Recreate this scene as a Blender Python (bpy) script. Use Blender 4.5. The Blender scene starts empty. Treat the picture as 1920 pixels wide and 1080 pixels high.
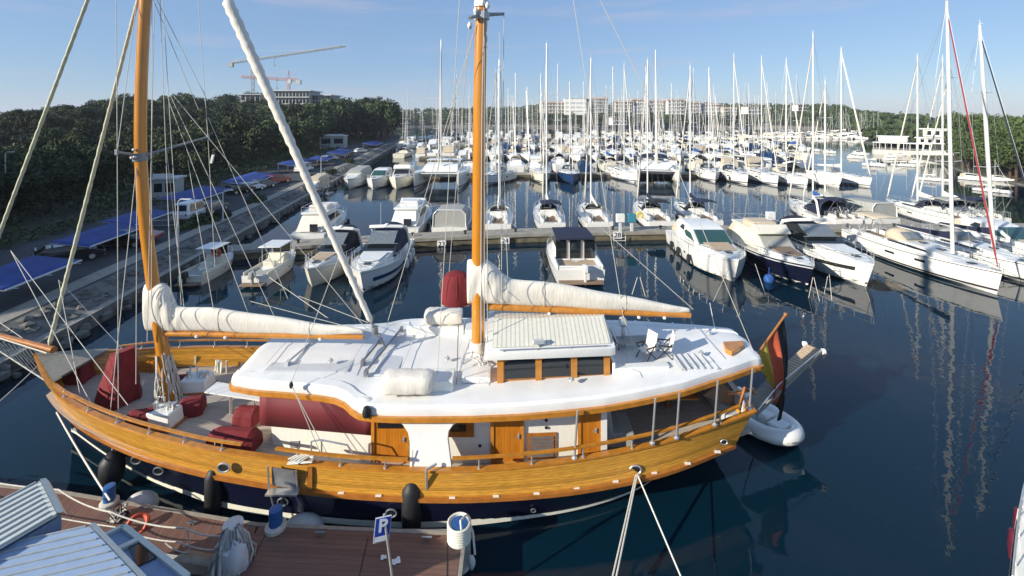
import bpy, bmesh, math, random
from mathutils import Vector as V, Matrix
rnd = random.Random(11)
C = bpy.context.scene.collection
F, H, CX, HY = 850.0, 14.0, 960.0, 218.0          # focal length in photo pixels, eye height, optical axis, horizon row
def P(px, py, z):                                  # photo pixel on a level at height z
    y = (H - z) * F / (py - HY); return V(((px - CX) / F * y, y, z))
def Q(px, py, y):                                  # photo pixel at a known distance
    return V(((px - CX) / F * y, y, H - (py - HY) / F * y))
def lerp(a, b, t): return a + (b - a) * t
def interp(tab, x):
    if x <= tab[0][0]: return tab[0][1]
    for (a, b), (c, d) in zip(tab, tab[1:]):
        if x <= c: return b + (d - b) * (x - a) / (c - a)
    return tab[-1][1]
# ------------------------------------------------------------------ materials
def mat(name, col, rough=.5, metal=0., var=.12, scale=6., bump=0., bscale=30., spec=.5, coat=0., planks=None, pw=.15, groove=.55, gw=.07, stretch=None, rand=0., trans=0., clump=None):
    m = bpy.data.materials.new(name); m.use_nodes = True
    nt = m.node_tree; N = nt.nodes; L = nt.links; b = N['Principled BSDF']
    b.inputs['Roughness'].default_value = rough; b.inputs['Metallic'].default_value = metal
    b.inputs['Specular IOR Level'].default_value = spec; b.inputs['Coat Weight'].default_value = coat
    b.inputs['Coat Roughness'].default_value = .08
    tc = N.new('ShaderNodeTexCoord')
    src = tc.outputs['UV'] if planks == 'uv' else tc.outputs['Object']
    mp = N.new('ShaderNodeMapping'); L.new(src, mp.inputs[0])
    if stretch: mp.inputs['Scale'].default_value = stretch
    nz = N.new('ShaderNodeTexNoise'); nz.inputs['Scale'].default_value = scale; nz.inputs['Detail'].default_value = 5
    L.new(mp.outputs[0], nz.inputs['Vector'])
    cr = N.new('ShaderNodeMapRange'); L.new(nz.outputs['Fac'], cr.inputs[0])
    cr.inputs[1].default_value = .3; cr.inputs[2].default_value = .7; cr.inputs[3].default_value = 1 - var; cr.inputs[4].default_value = 1 + var
    fac = cr.outputs[0]
    if planks:
        sx = N.new('ShaderNodeSeparateXYZ'); L.new(src, sx.inputs[0])
        ax = {'uv': 'Y', 'x': 'X', 'y': 'Y', 'z': 'Z'}[planks]
        dv = N.new('ShaderNodeMath'); dv.operation = 'DIVIDE'; dv.inputs[1].default_value = pw; L.new(sx.outputs[ax], dv.inputs[0])
        fr = N.new('ShaderNodeMath'); fr.operation = 'FRACT'; L.new(dv.outputs[0], fr.inputs[0])
        lt = N.new('ShaderNodeMath'); lt.operation = 'LESS_THAN'; lt.inputs[1].default_value = gw; L.new(fr.outputs[0], lt.inputs[0])
        fl = N.new('ShaderNodeMath'); fl.operation = 'FLOOR'; L.new(dv.outputs[0], fl.inputs[0])
        wn = N.new('ShaderNodeTexWhiteNoise'); wn.noise_dimensions = '1D'; L.new(fl.outputs[0], wn.inputs['W'])
        m2 = N.new('ShaderNodeMapRange'); L.new(wn.outputs['Value'], m2.inputs[0]); m2.inputs[3].default_value = 1 - var * .8; m2.inputs[4].default_value = 1 + var * .6
        m3 = N.new('ShaderNodeMapRange'); L.new(lt.outputs[0], m3.inputs[0]); m3.inputs[3].default_value = 1; m3.inputs[4].default_value = groove
        for o in (m2, m3):
            mu = N.new('ShaderNodeMath'); mu.operation = 'MULTIPLY'; L.new(fac, mu.inputs[0]); L.new(o.outputs[0], mu.inputs[1]); fac = mu.outputs[0]
    if rand:
        oi = N.new('ShaderNodeObjectInfo'); m4 = N.new('ShaderNodeMapRange'); L.new(oi.outputs['Random'], m4.inputs[0])
        m4.inputs[3].default_value = 1 - rand; m4.inputs[4].default_value = 1 + rand
        mu = N.new('ShaderNodeMath'); mu.operation = 'MULTIPLY'; L.new(fac, mu.inputs[0]); L.new(m4.outputs[0], mu.inputs[1]); fac = mu.outputs[0]
    sc = N.new('ShaderNodeVectorMath'); sc.operation = 'SCALE'; sc.inputs[0].default_value = col[:3]; L.new(fac, sc.inputs['Scale'])
    L.new(sc.outputs[0], b.inputs['Base Color'])
    if bump:
        n2 = N.new('ShaderNodeTexNoise'); n2.inputs['Scale'].default_value = bscale; n2.inputs['Detail'].default_value = 4; L.new(mp.outputs[0], n2.inputs['Vector'])
        bp = N.new('ShaderNodeBump'); bp.inputs['Strength'].default_value = bump; bp.inputs['Distance'].default_value = .05
        L.new(n2.outputs['Fac'], bp.inputs['Height']); L.new(bp.outputs[0], b.inputs['Normal'])
    if trans:
        b.inputs['Transmission Weight'].default_value = trans
    return m
M = {}
def D(k, *a, **kw): M[k] = mat(k, *a, **kw)
D('gel', (.78, .77, .73), .25, var=.03, scale=2, coat=.3)
D('gelgrey', (.55, .56, .57), .4, var=.05)
D('cream', (.7, .66, .54), .35, var=.05, scale=3)
D('roofwhite', (.77, .76, .73), .5, var=.075, scale=1.1, bump=.05, bscale=60)
D('cabinwhite', (.82, .79, .69), .4, var=.03, planks='x', pw=.09, groove=.86, gw=.1)
D('wood', (.55, .265, .036), .3, var=.26, scale=2.2, planks='uv', pw=.19, groove=.58, gw=.1, stretch=(1.2, 6, 1), coat=.35)
D('varnish', (.5, .2, .025), .28, var=.18, scale=4, coat=.5, stretch=(1, 1, 1))
D('mastwood', (.56, .215, .016), .25, var=.14, scale=3, stretch=(6, 6, .4), coat=.6)
D('doorwood', (.5, .175, .016), .3, var=.15, scale=5, planks='x', pw=.11, groove=.6, gw=.08, stretch=(5, 5, .6), coat=.3)
D('trimwood', (.38, .14, .025), .3, var=.2, scale=4, coat=.4)
D('teakdeck', (.44, .38, .32), .65, var=.14, scale=3, planks='uv', pw=.12, groove=.55, gw=.1, stretch=(.6, 6, 1))
D('navy', (.006, .008, .024), .18, var=.15, scale=2, coat=.6)
D('stripe', (.74, .72, .6), .4, var=.06)
D('red', (.17, .012, .016), .85, var=.16, scale=3, bump=.35, bscale=7)
D('redpanel', (.17, .022, .028), .7, var=.06, scale=40)
D('sail', (.74, .69, .6), .8, var=.05, scale=3, bump=.3, bscale=7, stretch=(1.6, 1, .35))
D('sailold', (.62, .61, .42), .8, var=.12, scale=5, bump=.4, bscale=9)
D('beige', (.56, .47, .34), .8, var=.1, scale=4, bump=.4, bscale=6)
D('greycanvas', (.35, .35, .32), .8, var=.1, bump=.3, bscale=5)
D('navycanvas', (.012, .017, .045), .75, var=.2, bump=.3, bscale=5)
D('blackcanvas', (.012, .012, .014), .7, var=.2, bump=.3, bscale=5)
D('bluecanvas', (.02, .09, .3), .75, var=.15, bump=.3, bscale=5)
D('tealcanvas', (.04, .2, .28), .75, var=.15)
D('carport', (.013, .045, .23), .65, var=.2, scale=.9, bump=.4, bscale=2)
D('slat', (.7, .67, .57), .65, var=.05, planks='x', pw=.17, groove=.72, gw=.3)
D('glass', (.012, .016, .02), .06, var=.1, spec=.8)
D('glassgreen', (.02, .07, .06), .08, var=.2, spec=.8)
D('clearglass', (.16, .18, .19), .05, var=.2, spec=.9)
D('steel', (.7, .7, .68), .38, .8, var=.05)
D('alu', (.74, .73, .7), .4, .25, var=.05)
D('greymetal', (.25, .26, .27), .45, .5, var=.1)
D('black', (.012, .012, .013), .55, var=.2, bump=.2)
D('rope', (.55, .52, .45), .85, var=.15, scale=20)
D('ropelight', (.72, .7, .6), .85, var=.1, scale=20)
D('wire', (.33, .34, .34), .4, .5, var=.05)
D('rubber', (.6, .59, .56), .6, var=.06)
D('redsail', (.32, .03, .035), .7, var=.1)
D('teakpad', (.22, .15, .1), .8, var=.12)
D('tanpad', (.48, .36, .24), .8, var=.12)
D('yellow', (.7, .5, .03), .6)
D('orange', (.5, .07, .025), .6)
D('bluepaint', (.015, .1, .3), .5, var=.12)
D('bluesign', (.012, .055, .36), .4, var=.03)
D('hullblue', (.012, .04, .12), .3, var=.1)
D('purple', (.1, .012, .03), .5, var=.2)
D('concrete', (.3, .275, .23), .85, var=.2, scale=1.2, bump=.4, bscale=6)
D('stain', (.15, .125, .075), .85, var=.35, scale=1.5, bump=.4, bscale=4)
D('asphalt', (.05, .054, .058), .9, var=.2, scale=.6, bump=.3)
D('earth', (.055, .056, .032), .95, var=.3, scale=.25, bump=.5, bscale=2)
D('stone', (.14, .135, .12), .9, var=.35, scale=1.6, bump=.8, bscale=2)
D('paint', (.8, .8, .78), .6)
D('decking', (.165, .088, .066), .6, var=.16, scale=2, planks='uv', pw=.16, groove=.45, gw=.08, stretch=(.5, 4, 1))
D('deckgrey', (.3, .27, .22), .8, var=.15)
D('ribcream', (.6, .62, .56), .45, var=.05)
D('ribshade', (.3, .4, .55), .45, var=.05)  # second cabin roof: its shade is put into the blue colour
D('ribline', (.36, .39, .4), .6)
D('bluewall', (.2, .28, .42), .5, var=.06)
D('winfar', (.17, .165, .16), .4, var=.3, scale=.3)
D('roofpink', (.46, .35, .3), .8, var=.15, scale=.2)
D('facade', (.62, .58, .5), .8, var=.08, scale=.3)
D('facadegrey', (.4, .41, .4), .85, var=.12, scale=.2)
D('facadewhite', (.78, .77, .72), .7, var=.05, scale=.2)
D('tile', (.4, .18, .12), .8, var=.2, scale=.5)
D('crane', (.55, .3, .27), .5, var=.1)
D('cranegrey', (.5, .5, .45), .5, var=.1)
D('bark', (.09, .06, .04), .95, var=.3, scale=4)
D('leafdark', (.03, .045, .019), .75, var=.35, scale=.7, rand=.45, spec=.2)
D('leaflight', (.066, .086, .033), .75, var=.3, scale=.7, rand=.45, spec=.2)
D('leafpine', (.075, .115, .036), .75, var=.35, scale=.6, rand=.25, spec=.2)
D('leaffar', (.06, .082, .032), .8, var=.4, scale=.06, spec=.1)
D('carwhite', (.72, .72, .72), .25, var=.03, coat=.5)
D('cargrey', (.15, .16, .17), .25, .3, var=.05, coat=.5)
D('carblack', (.015, .016, .018), .2, var=.1, coat=.5)
D('carred', (.3, .02, .02), .25, var=.05, coat=.5)
D('flagblack', (.012, .012, .012), .8); D('flagred', (.46, .085, .035), .8); D('flaggold', (.5, .35, .05), .8)
# ------------------------------------------------------------------ mesh builder
class MB:
    def __init__(s): s.v = []; s.f = []; s.m = []; s.uv = []
    def add(s, vs, fs, m=0, uvs=None):
        o = len(s.v); s.v += [V(p) for p in vs]
        for k, f in enumerate(fs):
            s.f.append([i + o for i in f]); s.m.append(m); s.uv.append(uvs[k] if uvs else None)
        return s
    def box(s, c, d, rz=0., m=0, top=1., M4=None):
        x, y, z = d[0] / 2, d[1] / 2, d[2] / 2; R = Matrix.Rotation(rz, 3, 'Z') if M4 is None else M4
        vs = [R @ V((a * x * (top if e > 0 else 1), b * y * (top if e > 0 else 1), e * z)) + V(c) for e in (-1, 1) for a, b in ((-1, -1), (1, -1), (1, 1), (-1, 1))]
        return s.add(vs, [(3, 2, 1, 0), (4, 5, 6, 7), (0, 1, 5, 4), (1, 2, 6, 5), (2, 3, 7, 6), (3, 0, 4, 7)], m)
    def tube(s, pts, r, n=8, m=0, cap=True, sq=1.):
        pts = [V(p) for p in pts]; k = len(pts); rs = r if isinstance(r, (list, tuple)) else [r] * k
        vs = []; up = None
        for i, p in enumerate(pts):
            t = (pts[min(i + 1, k - 1)] - pts[max(i - 1, 0)]).normalized()
            a = up if up is not None else (V((0, 0, 1)) if abs(t.z) < .9 else V((1, 0, 0)))
            a = (a - t * a.dot(t)).normalized(); up = a; b = t.cross(a)
            for j in range(n):
                q = 2 * math.pi * j / n; vs.append(p + (a * math.cos(q) * sq + b * math.sin(q)) * rs[i])
        fs = []
        for i in range(k - 1):
            for j in range(n):
                fs.append((i * n + j, i * n + (j + 1) % n, (i + 1) * n + (j + 1) % n, (i + 1) * n + j))
        if cap: fs += [tuple(range(n))[::-1], tuple(range((k - 1) * n, k * n))]
        return s.add(vs, fs, m)
    def lathe(s, prof, c=(0, 0, 0), n=16, m=0, Mx=None):
        vs = []; c = V(c)
        for r, z in prof:
            for j in range(n):
                q = 2 * math.pi * j / n; p = V((r * math.cos(q), r * math.sin(q), z))
                vs.append(c + (Mx @ p if Mx else p))
        k = len(prof); fs = [(i * n + j, i * n + (j + 1) % n, (i + 1) * n + (j + 1) % n, (i + 1) * n + j) for i in range(k - 1) for j in range(n)]
        if prof[0][0] > .001: fs.append(tuple(range(n))[::-1])
        if prof[-1][0] > .001: fs.append(tuple(range((k - 1) * n, k * n)))
        return s.add(vs, fs, m)
    def prism(s, poly, ext, m=0):
        poly = [V(p) for p in poly]; ext = V(ext); n = len(poly)
        return s.add(poly + [p + ext for p in poly], [tuple(range(n))[::-1], tuple(range(n, 2 * n))] + [(i, (i + 1) % n, (i + 1) % n + n, i + n) for i in range(n)], m)
    def loft(s, rings, m=0, closed=False, ends=False, ms=None):
        n = len(rings[0]); vs = [V(p) for r in rings for p in r]; fs = []; uvs = []; mm = []
        us = [0.]
        for a, b in zip(rings, rings[1:]): us.append(us[-1] + (V(b[n // 2]) - V(a[n // 2])).length)
        vv = []
        for r in rings:
            l = [0.]
            for a, b in zip(r, r[1:]): l.append(l[-1] + (V(b) - V(a)).length)
            if closed: l.append(l[-1] + (V(r[0]) - V(r[-1])).length)
            vv.append(l)
        q = max(range(len(rings)), key=lambda i: vv[i][-1])
        for i in range(len(rings) - 1):
            for j in range(n if closed else n - 1):
                j2 = (j + 1) % n
                fs.append((i * n + j, i * n + j2, (i + 1) * n + j2, (i + 1) * n + j))
                uvs.append(((us[i], vv[q][j]), (us[i], vv[q][j + 1]), (us[i + 1], vv[q][j + 1]), (us[i + 1], vv[q][j])))
                mm.append(ms[j] if ms else m)
        o = len(s.v); s.v += vs
        for f, u, k in zip(fs, uvs, mm): s.f.append([i + o for i in f]); s.uv.append(u); s.m.append(k)
        if ends: 
            for e in (0, len(rings) - 1): s.f.append([o + e * n + j for j in range(n)]); s.uv.append(None); s.m.append(m)
        return s
    def rail(s, pts, w, h, m=0):
        pts = [V(p) for p in pts]; k = len(pts); rings = []
        for i, p in enumerate(pts):
            t = pts[min(i + 1, k - 1)] - pts[max(i - 1, 0)]; t.z = 0
            if t.length < 1e-6: t = V((1, 0, 0))
            t.normalize(); nrm = V((-t.y, t.x, 0)) * w / 2; u = V((0, 0, h / 2))
            rings.append([p - nrm - u, p + nrm - u, p + nrm + u, p - nrm + u])
        return s.loft(rings, m, closed=True, ends=True)
    def house(s, prof, w, m=0, ext=0.):                 # side profile (x, z) given a half-width w(x, z) on both sides
        n = len(prof); vs = [V((x, sg * (w(x, z) + ext), z)) for sg in (-1, 1) for x, z in prof]
        return s.add(vs, [tuple(range(n))[::-1], tuple(range(n, 2 * n))] + [(i, (i + 1) % n, (i + 1) % n + n, i + n) for i in range(n)], m)
    def blob(s, c, r, m=0, n=10, k=7, jit=0., seed=1):
        q = random.Random(seed); vs = []; c = V(c)
        for i in range(k + 1):
            a = math.pi * i / k
            for j in range(n):
                b = 2 * math.pi * j / n; g = 1 + q.uniform(-jit, jit)
                vs.append(c + V((r[0] * math.sin(a) * math.cos(b) * g, r[1] * math.sin(a) * math.sin(b) * g, -r[2] * math.cos(a) * g)))
        return s.add(vs, [(i * n + j, i * n + (j + 1) % n, (i + 1) * n + (j + 1) % n, (i + 1) * n + j) for i in range(k) for j in range(n)], m)
    def build(s, name, mats, parent=None, world=False, bevel=0., sharp=38, loc=None, subdiv=0):
        me = bpy.data.meshes.new(name); off = parent.location if (parent and world) else V((0, 0, 0))
        if parent and world and parent.parent: off = off + parent.parent.location
        if loc is not None: off = off + V(loc)
        me.from_pydata([p - off for p in s.v], [], s.f)
        for k in (mats if isinstance(mats, (list, tuple)) else [mats]): me.materials.append(M[k] if isinstance(k, str) else k)
        if any(u for u in s.uv):
            ul = me.uv_layers.new(name='UVMap'); i = 0
            for f, u in zip(s.f, s.uv):
                for k in range(len(f)):
                    if u: ul.data[i].uv = u[k]
                    i += 1
        for p, k in zip(me.polygons, s.m): p.material_index = k
        bm = bmesh.new(); bm.from_mesh(me); bmesh.ops.remove_doubles(bm, verts=bm.verts, dist=1e-5)
        bmesh.ops.recalc_face_normals(bm, faces=bm.faces); bm.to_mesh(me); bm.free()
        for p in me.polygons: p.use_smooth = True
        me.set_sharp_from_angle(angle=math.radians(sharp))
        o = bpy.data.objects.new(name, me); C.objects.link(o)
        if parent: o.parent = parent
        if loc is not None: o.location = V(loc)
        elif not parent and world is not True: pass
        if bevel:
            b = o.modifiers.new('soft', 'BEVEL'); b.width = bevel; b.segments = 2; b.limit_method = 'ANGLE'; b.angle_limit = math.radians(40)
        if subdiv:
            b = o.modifiers.new('sub', 'SUBSURF'); b.levels = subdiv; b.render_levels = subdiv
        return o
def tag(o, label=None, cat=None, group=None, kind=None):
    if label: o['label'] = label
    if cat: o['category'] = cat
    if group: o['group'] = group
    if kind: o['kind'] = kind
    return o
def thing(name, loc, label, cat, group=None, rz=0.):
    o = bpy.data.objects.new(name, None); o.empty_display_size = .3; C.objects.link(o); o.location = V(loc); o.rotation_euler = (0, 0, rz)
    return tag(o, label, cat, group)
def solo(name, mb, mats, label, cat, group=None, loc=None, **k):      # a thing that is one mesh
    return tag(mb.build(name, mats, None, loc=loc, **k), label, cat, group)
def copy_tree(o, parent=None):
    c = o.copy(); C.objects.link(c)
    if parent: c.parent = parent
    for ch in list(o.children): copy_tree(ch, c)
    return c
def text(name, s, size, parent, loc, rot, m, off=.0):
    cu = bpy.data.curves.new(name, 'FONT'); cu.body = s; cu.size = size; cu.extrude = .004; cu.offset = off
    cu.align_x = 'CENTER'; cu.align_y = 'CENTER'; cu.materials.append(M[m])
    tmp = bpy.data.objects.new(name, cu); C.objects.link(tmp); bpy.context.view_layer.update()
    me = bpy.data.meshes.new_from_object(tmp.evaluated_get(bpy.context.evaluated_depsgraph_get())); bpy.data.objects.remove(tmp)
    o = bpy.data.objects.new(name, me); C.objects.link(o); o.parent = parent; o.location = loc; o.rotation_euler = rot
    return o
# ------------------------------------------------------------------ camera, light, sky
sc = bpy.context.scene
cd = bpy.data.cameras.new('camera'); cam = bpy.data.objects.new('camera', cd); C.objects.link(cam)
cam.location = (0, 0, H); cam.rotation_euler = (math.radians(90), 0, 0)
cd.sensor_width = 36; cd.lens = 36 * F / 1920; cd.shift_y = -(540 - HY) / 1920; cd.clip_end = 6000; cd.clip_start = .1
sc.camera = cam
EL, AZ = math.radians(22), math.radians(61)       # sun height; angle to the left of straight behind the camera
sd = V((-math.sin(AZ) * math.cos(EL), -math.cos(AZ) * math.cos(EL), math.sin(EL)))
ld = bpy.data.lights.new('sun', 'SUN'); ld.energy = 5.0; ld.angle = math.radians(.5); ld.color = (1, .93, .8)
lo = bpy.data.objects.new('sun', ld); C.objects.link(lo); lo.rotation_euler = sd.to_track_quat('Z', 'Y').to_euler()
w = bpy.data.worlds.new('World'); sc.world = w; w.use_nodes = True
nt = w.node_tree; bg = nt.nodes['Background']; bg.inputs[1].default_value = .088
sky = nt.nodes.new('ShaderNodeTexSky'); sky.sky_type = 'NISHITA'; sky.sun_disc = False
sky.sun_elevation = EL; sky.sun_rotation = math.atan2(sd.x, sd.y); sky.air_density = 1.; sky.dust_density = .0; sky.ozone_density = 2.5
tc = nt.nodes.new('ShaderNodeTexCoord'); mp = nt.nodes.new('ShaderNodeMapping'); mp.inputs['Scale'].default_value = (1.2, 1.2, 11)
nz = nt.nodes.new('ShaderNodeTexNoise'); nz.inputs['Scale'].default_value = 1.7; nz.inputs['Detail'].default_value = 6; nz.inputs['Roughness'].default_value = .6
mr = nt.nodes.new('ShaderNodeMapRange'); mr.inputs[1].default_value = .52; mr.inputs[2].default_value = .78; mr.inputs[4].default_value = .55
mx = nt.nodes.new('ShaderNodeMix'); mx.data_type = 'RGBA'; mx.inputs[7].default_value = (5.0, 4.7, 5.7, 1)
lk = nt.links.new
lk(tc.outputs['Generated'], mp.inputs[0]); lk(mp.outputs[0], nz.inputs['Vector']); lk(nz.outputs['Fac'], mr.inputs[0])
m0 = nt.nodes.new('ShaderNodeMix'); m0.data_type = 'RGBA'; m0.inputs[0].default_value = .58; m0.inputs[7].default_value = (2.35, 3.9, 6.7, 1); lk(sky.outputs[0], m0.inputs[6])
lk(mr.outputs[0], mx.inputs[0]); lk(m0.outputs[2], mx.inputs[6]); lk(mx.outputs[2], bg.inputs[0])
sc.view_settings.view_transform = 'Standard'; sc.view_settings.look = 'None'; sc.view_settings.exposure = .45; sc.view_settings.gamma = 1
sc.cycles.use_denoising = True; sc.cycles.max_bounces = 6; sc.cycles.glossy_bounces = 3; sc.cycles.transmission_bounces = 3; sc.cycles.caustics_reflective = False; sc.cycles.caustics_refractive = False
# ------------------------------------------------------------------ water and land
def water():
    m = bpy.data.materials.new('water'); m.use_nodes = True; nt = m.node_tree; N = nt.nodes; L = nt.links; b = N['Principled BSDF']
    b.inputs['Base Color'].default_value = (.0015, .0155, .029, 1); b.inputs['Roughness'].default_value = .015; b.inputs['IOR'].default_value = 1.33
    g = N.new('ShaderNodeNewGeometry'); hs = []
    for sc_, st in ((.8, .8), (2.3, .22), (.3, 1.)):
        n = N.new('ShaderNodeTexNoise'); n.inputs['Scale'].default_value = sc_; n.inputs['Detail'].default_value = 2.5; L.new(g.outputs['Position'], n.inputs['Vector'])
        mu = N.new('ShaderNodeMath'); mu.operation = 'MULTIPLY'; mu.inputs[1].default_value = st; L.new(n.outputs['Fac'], mu.inputs[0]); hs.append(mu)
    a = N.new('ShaderNodeMath'); L.new(hs[0].outputs[0], a.inputs[0]); L.new(hs[1].outputs[0], a.inputs[1])
    a2 = N.new('ShaderNodeMath'); L.new(a.outputs[0], a2.inputs[0]); L.new(hs[2].outputs[0], a2.inputs[1])
    # wind patches: calm and ruffled areas
    pn = N.new('ShaderNodeTexNoise'); pn.inputs['Scale'].default_value = .035; pn.inputs['Detail'].default_value = 3; L.new(g.outputs['Position'], pn.inputs['Vector'])
    pr = N.new('ShaderNodeMapRange'); pr.inputs[1].default_value = .4; pr.inputs[2].default_value = .65; pr.inputs[3].default_value = .009; pr.inputs[4].default_value = .022; L.new(pn.outputs['Fac'], pr.inputs[0])
    bp = N.new('ShaderNodeBump'); bp.inputs['Strength'].default_value = 1.; L.new(pr.outputs[0], bp.inputs['Distance'])
    L.new(a2.outputs[0], bp.inputs['Height']); L.new(bp.outputs[0], b.inputs['Normal'])
    M['water'] = m
water()
mb = MB(); mb.add([(-2500, -200, 0), (2500, -200, 0), (2500, 4000, 0), (-2500, 4000, 0)], [(0, 1, 2, 3)])
tag(mb.build('water', 'water'), kind='structure')
def quay_x(y): return interp([(-30, -21), (10, -25.6), (26, -27.2), (48, -30), (102, -37.5), (209, -53), (240, -58), (270, -64), (300, -72), (315, -86), (325, -130)], y)
def ss(t): t = min(1, max(0, t)); return t * t * (3 - 2 * t)
def hill(d, y):
    t = ss((d - 25) / 70.)
    return 1.7 + t * interp([(0, 1.), (60, 1.5), (90, 2.5), (110, 3.), (150, 6.), (200, 9), (260, 10.5), (300, 8)], y) + (.6 * math.sin(d * .11 + y * .07) * t) + 27 * ss((d - 33) / 22) * ss((y + 25) / 30) * ss((60 - y) / 20)  # last term: unseen rise left of view, added to shade the quay
rings = []
ds = [0, .02, .5, 2.6, 6, 12, 18, 25, 32, 40, 50, 62, 75, 90, 110, 140, 200, 320, 500]
for y in [-30, -10, 10, 20, 30, 40, 50, 62, 75, 90, 102, 120, 140, 160, 180, 200, 215, 230, 245, 258, 270, 285, 300, 310, 318, 325]:
    r = [(quay_x(y), y, -1), (quay_x(y), y, .95)]
    for d in ds[2:]: r.append((quay_x(y) - d, y, {0.5: 1.0, 2.6: 1.7}.get(d, hill(d, y))))
    rings.append(r)
mb = MB().loft(rings, ms=[0, 1] + [0] + [2] * 3 + [3] * 20)
tag(mb.build('ground', ['stone', 'concrete', 'asphalt', 'earth'], sharp=60), kind='structure')
# a paler path strip along the quay top, rip-rap stones below it
mb = MB(); mb.loft([[(quay_x(y) - 2.9, y, 1.72), (quay_x(y) - 4.4, y, 1.72)] for y in range(0, 210, 6)]); tag(mb.build('path', 'concrete'), kind='structure')
mb = MB(); q = random.Random(5)
for i in range(900):
    y = 18 + 190 * q.random() ** 1.5; x = quay_x(y) + q.uniform(-2.4, .55); z = .15 + (quay_x(y) + .6 - x) * .5
    s_ = q.uniform(.22, .5); mb.blob((x, y, min(z, 1.5)), (s_, s_ * q.uniform(.7, 1.2), s_ * .7), n=6, k=3, jit=.22, seed=i)
tag(mb.build('rocks', 'stone', sharp=20), 'grey boulders tipped along the quay edge', 'rocks', kind='stuff')
mb = MB()
for i in range(9):
    y = 32 + i * 2.7; x = quay_x(y); mb.box((x - 9.5, y, 1.745), (4.6, .12, .012), .14)
tag(mb.build('road_markings', 'paint'), kind='structure')
# ================================================================== the wooden gulet
def yc(x): return interp([(-21, 19.67), (-10, 19.25), (0, 19.05), (9.5, 19.3), (12, 19.4)], x)
def mir(p): return V((p.x, 2 * yc(p.x) - p.y, p.z))
def resample(pts, n):
    l = [0.]
    for a, b in zip(pts, pts[1:]): l.append(l[-1] + (b - a).length)
    out = []
    for i in range(n):
        t = l[-1] * i / (n - 1); k = max(j for j in range(len(l)) if l[j] <= t + 1e-9); k = min(k, len(pts) - 2)
        out.append(pts[k].lerp(pts[k + 1], (t - l[k]) / max(1e-9, l[k + 1] - l[k])))
    return out
def smooth(pts, it=2):
    for _ in range(it):
        pts = [pts[0]] + [(pts[i - 1] + pts[i] * 2 + pts[i + 1]) / 4 for i in range(1, len(pts) - 1)] + [pts[-1]]
    return pts
def line(tab, n=60, it=3): return smooth(resample([P(*t) for t in tab], n), it)
cap = line([(67, 663, 3.7), (76, 692, 3.45), (87, 715, 3.25), (113, 745, 3.05), (143, 763, 2.93), (190, 785, 2.8), (240, 803, 2.68), (287, 817, 2.58), (393, 843, 2.42), (505, 858, 2.3),
            (565, 868, 2.22), (660, 877, 2.17), (767, 882, 2.15), (848, 883, 2.15), (927, 879, 2.15), (1000, 872, 2.18), (1077, 863, 2.2), (1123, 855, 2.22), (1223, 835, 2.29), (1280, 820, 2.36), (1343, 798, 2.47), (1413, 772, 2.6)])
rub = line([(101, 750, 2.22), (113, 766, 2.1), (135, 790, 1.95), (160, 808, 1.83), (187, 824, 1.75), (233, 847, 1.6), (290, 868, 1.48), (383, 893, 1.36), (480, 910, 1.26), (565, 924, 1.2), (627, 931, 1.18), (757, 939, 1.15),
            (853, 941, 1.15), (930, 938, 1.16), (1007, 933, 1.18), (1082, 925, 1.2), (1155, 912, 1.24), (1227, 897, 1.3), (1290, 876, 1.35), (1345, 852, 1.4), (1377, 838, 1.43)])
wl = line([(136, 806, .42), (160, 824, .38), (200, 853, .32), (290, 903, .27), (420, 951, .24), (529, 969, .22), (640, 981, .2), (757, 988, .2), (881, 984, .2), (980, 971, .2), (1050, 961, .2), (1117, 946, .2), (1200, 917, .22), (1240, 884, .26), (1268, 848, .3), (1280, 826, .32)])
wl[0].y = yc(wl[0].x); wl[-1].y = yc(wl[-1].x); rub[0].y = min(rub[0].y, yc(rub[0].x)); cap[0].y = yc(cap[0].x); rub[0].y = yc(rub[0].x)
below = [V((lerp(p.x, -4, .02), lerp(p.y, yc(p.x), .12), -.5)) for p in wl]
G = thing('sailing_yacht', (-5, 19, 0), 'large two-masted wooden motor sailer with varnished bulwarks, navy hull and long white deckhouse', 'sailing yacht')
def gp(name, mb, mats, parent=None, **k): return mb.build(name, mats, parent or G, world=True, **k)
def between(a, b, t): return [p.lerp(q_, t) for p, q_ in zip(a, b)]
mb = MB()
hr = [[b_, w_, between(wl, rub, .5)[i] + V((0, .06, 0)), r_] for i, (b_, w_, r_) in enumerate(zip(below, wl, rub))]
mb.loft(hr); mb.loft([[mir(p) for p in r] for r in hr])
mb.add([p for p in hr[-1]] + [mir(p) for p in hr[-1]][::-1], [tuple(range(8))])
gp('hull', mb, 'navy')
mb = MB(); off = V((0, -.025, 0)); up = V((0, 0, .17))
for f_ in (lambda p: p, mir): mb.loft([[f_(p + off - V((0, 0, .03))), f_(p + off + up)] for p in wl])
gp('boot_stripe', mb, 'stripe')
mb = MB(); rb2 = [p + V((0, -.02, .0)) for p in rub]
rings = [[r_, r_.lerp(c_, .5) + V((0, .03, 0)), c_] for r_, c_ in zip(rub, cap)]
mb.loft(rings); mb.loft([[mir(p) for p in r] for r in rings])
inn = [[p.lerp(V((p.x, yc(p.x), p.z)), .02) + V((0, .11, -.02)) if True else p for p in (r[2], r[1])] for r in rings[:-1]]
for r in inn: r[1].z = r[0].z - .85; r[0].y = min(r[0].y, yc(r[0].x)); r[1].y = min(r[1].y + .02, yc(r[1].x))
mb.loft(inn); mb.loft([[mir(p) for p in r] for r in inn])
e = rings[-1]; mb.add(e + [mir(p) for p in e][::-1], [tuple(range(6))])
gp('bulwark', mb, 'wood')
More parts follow.
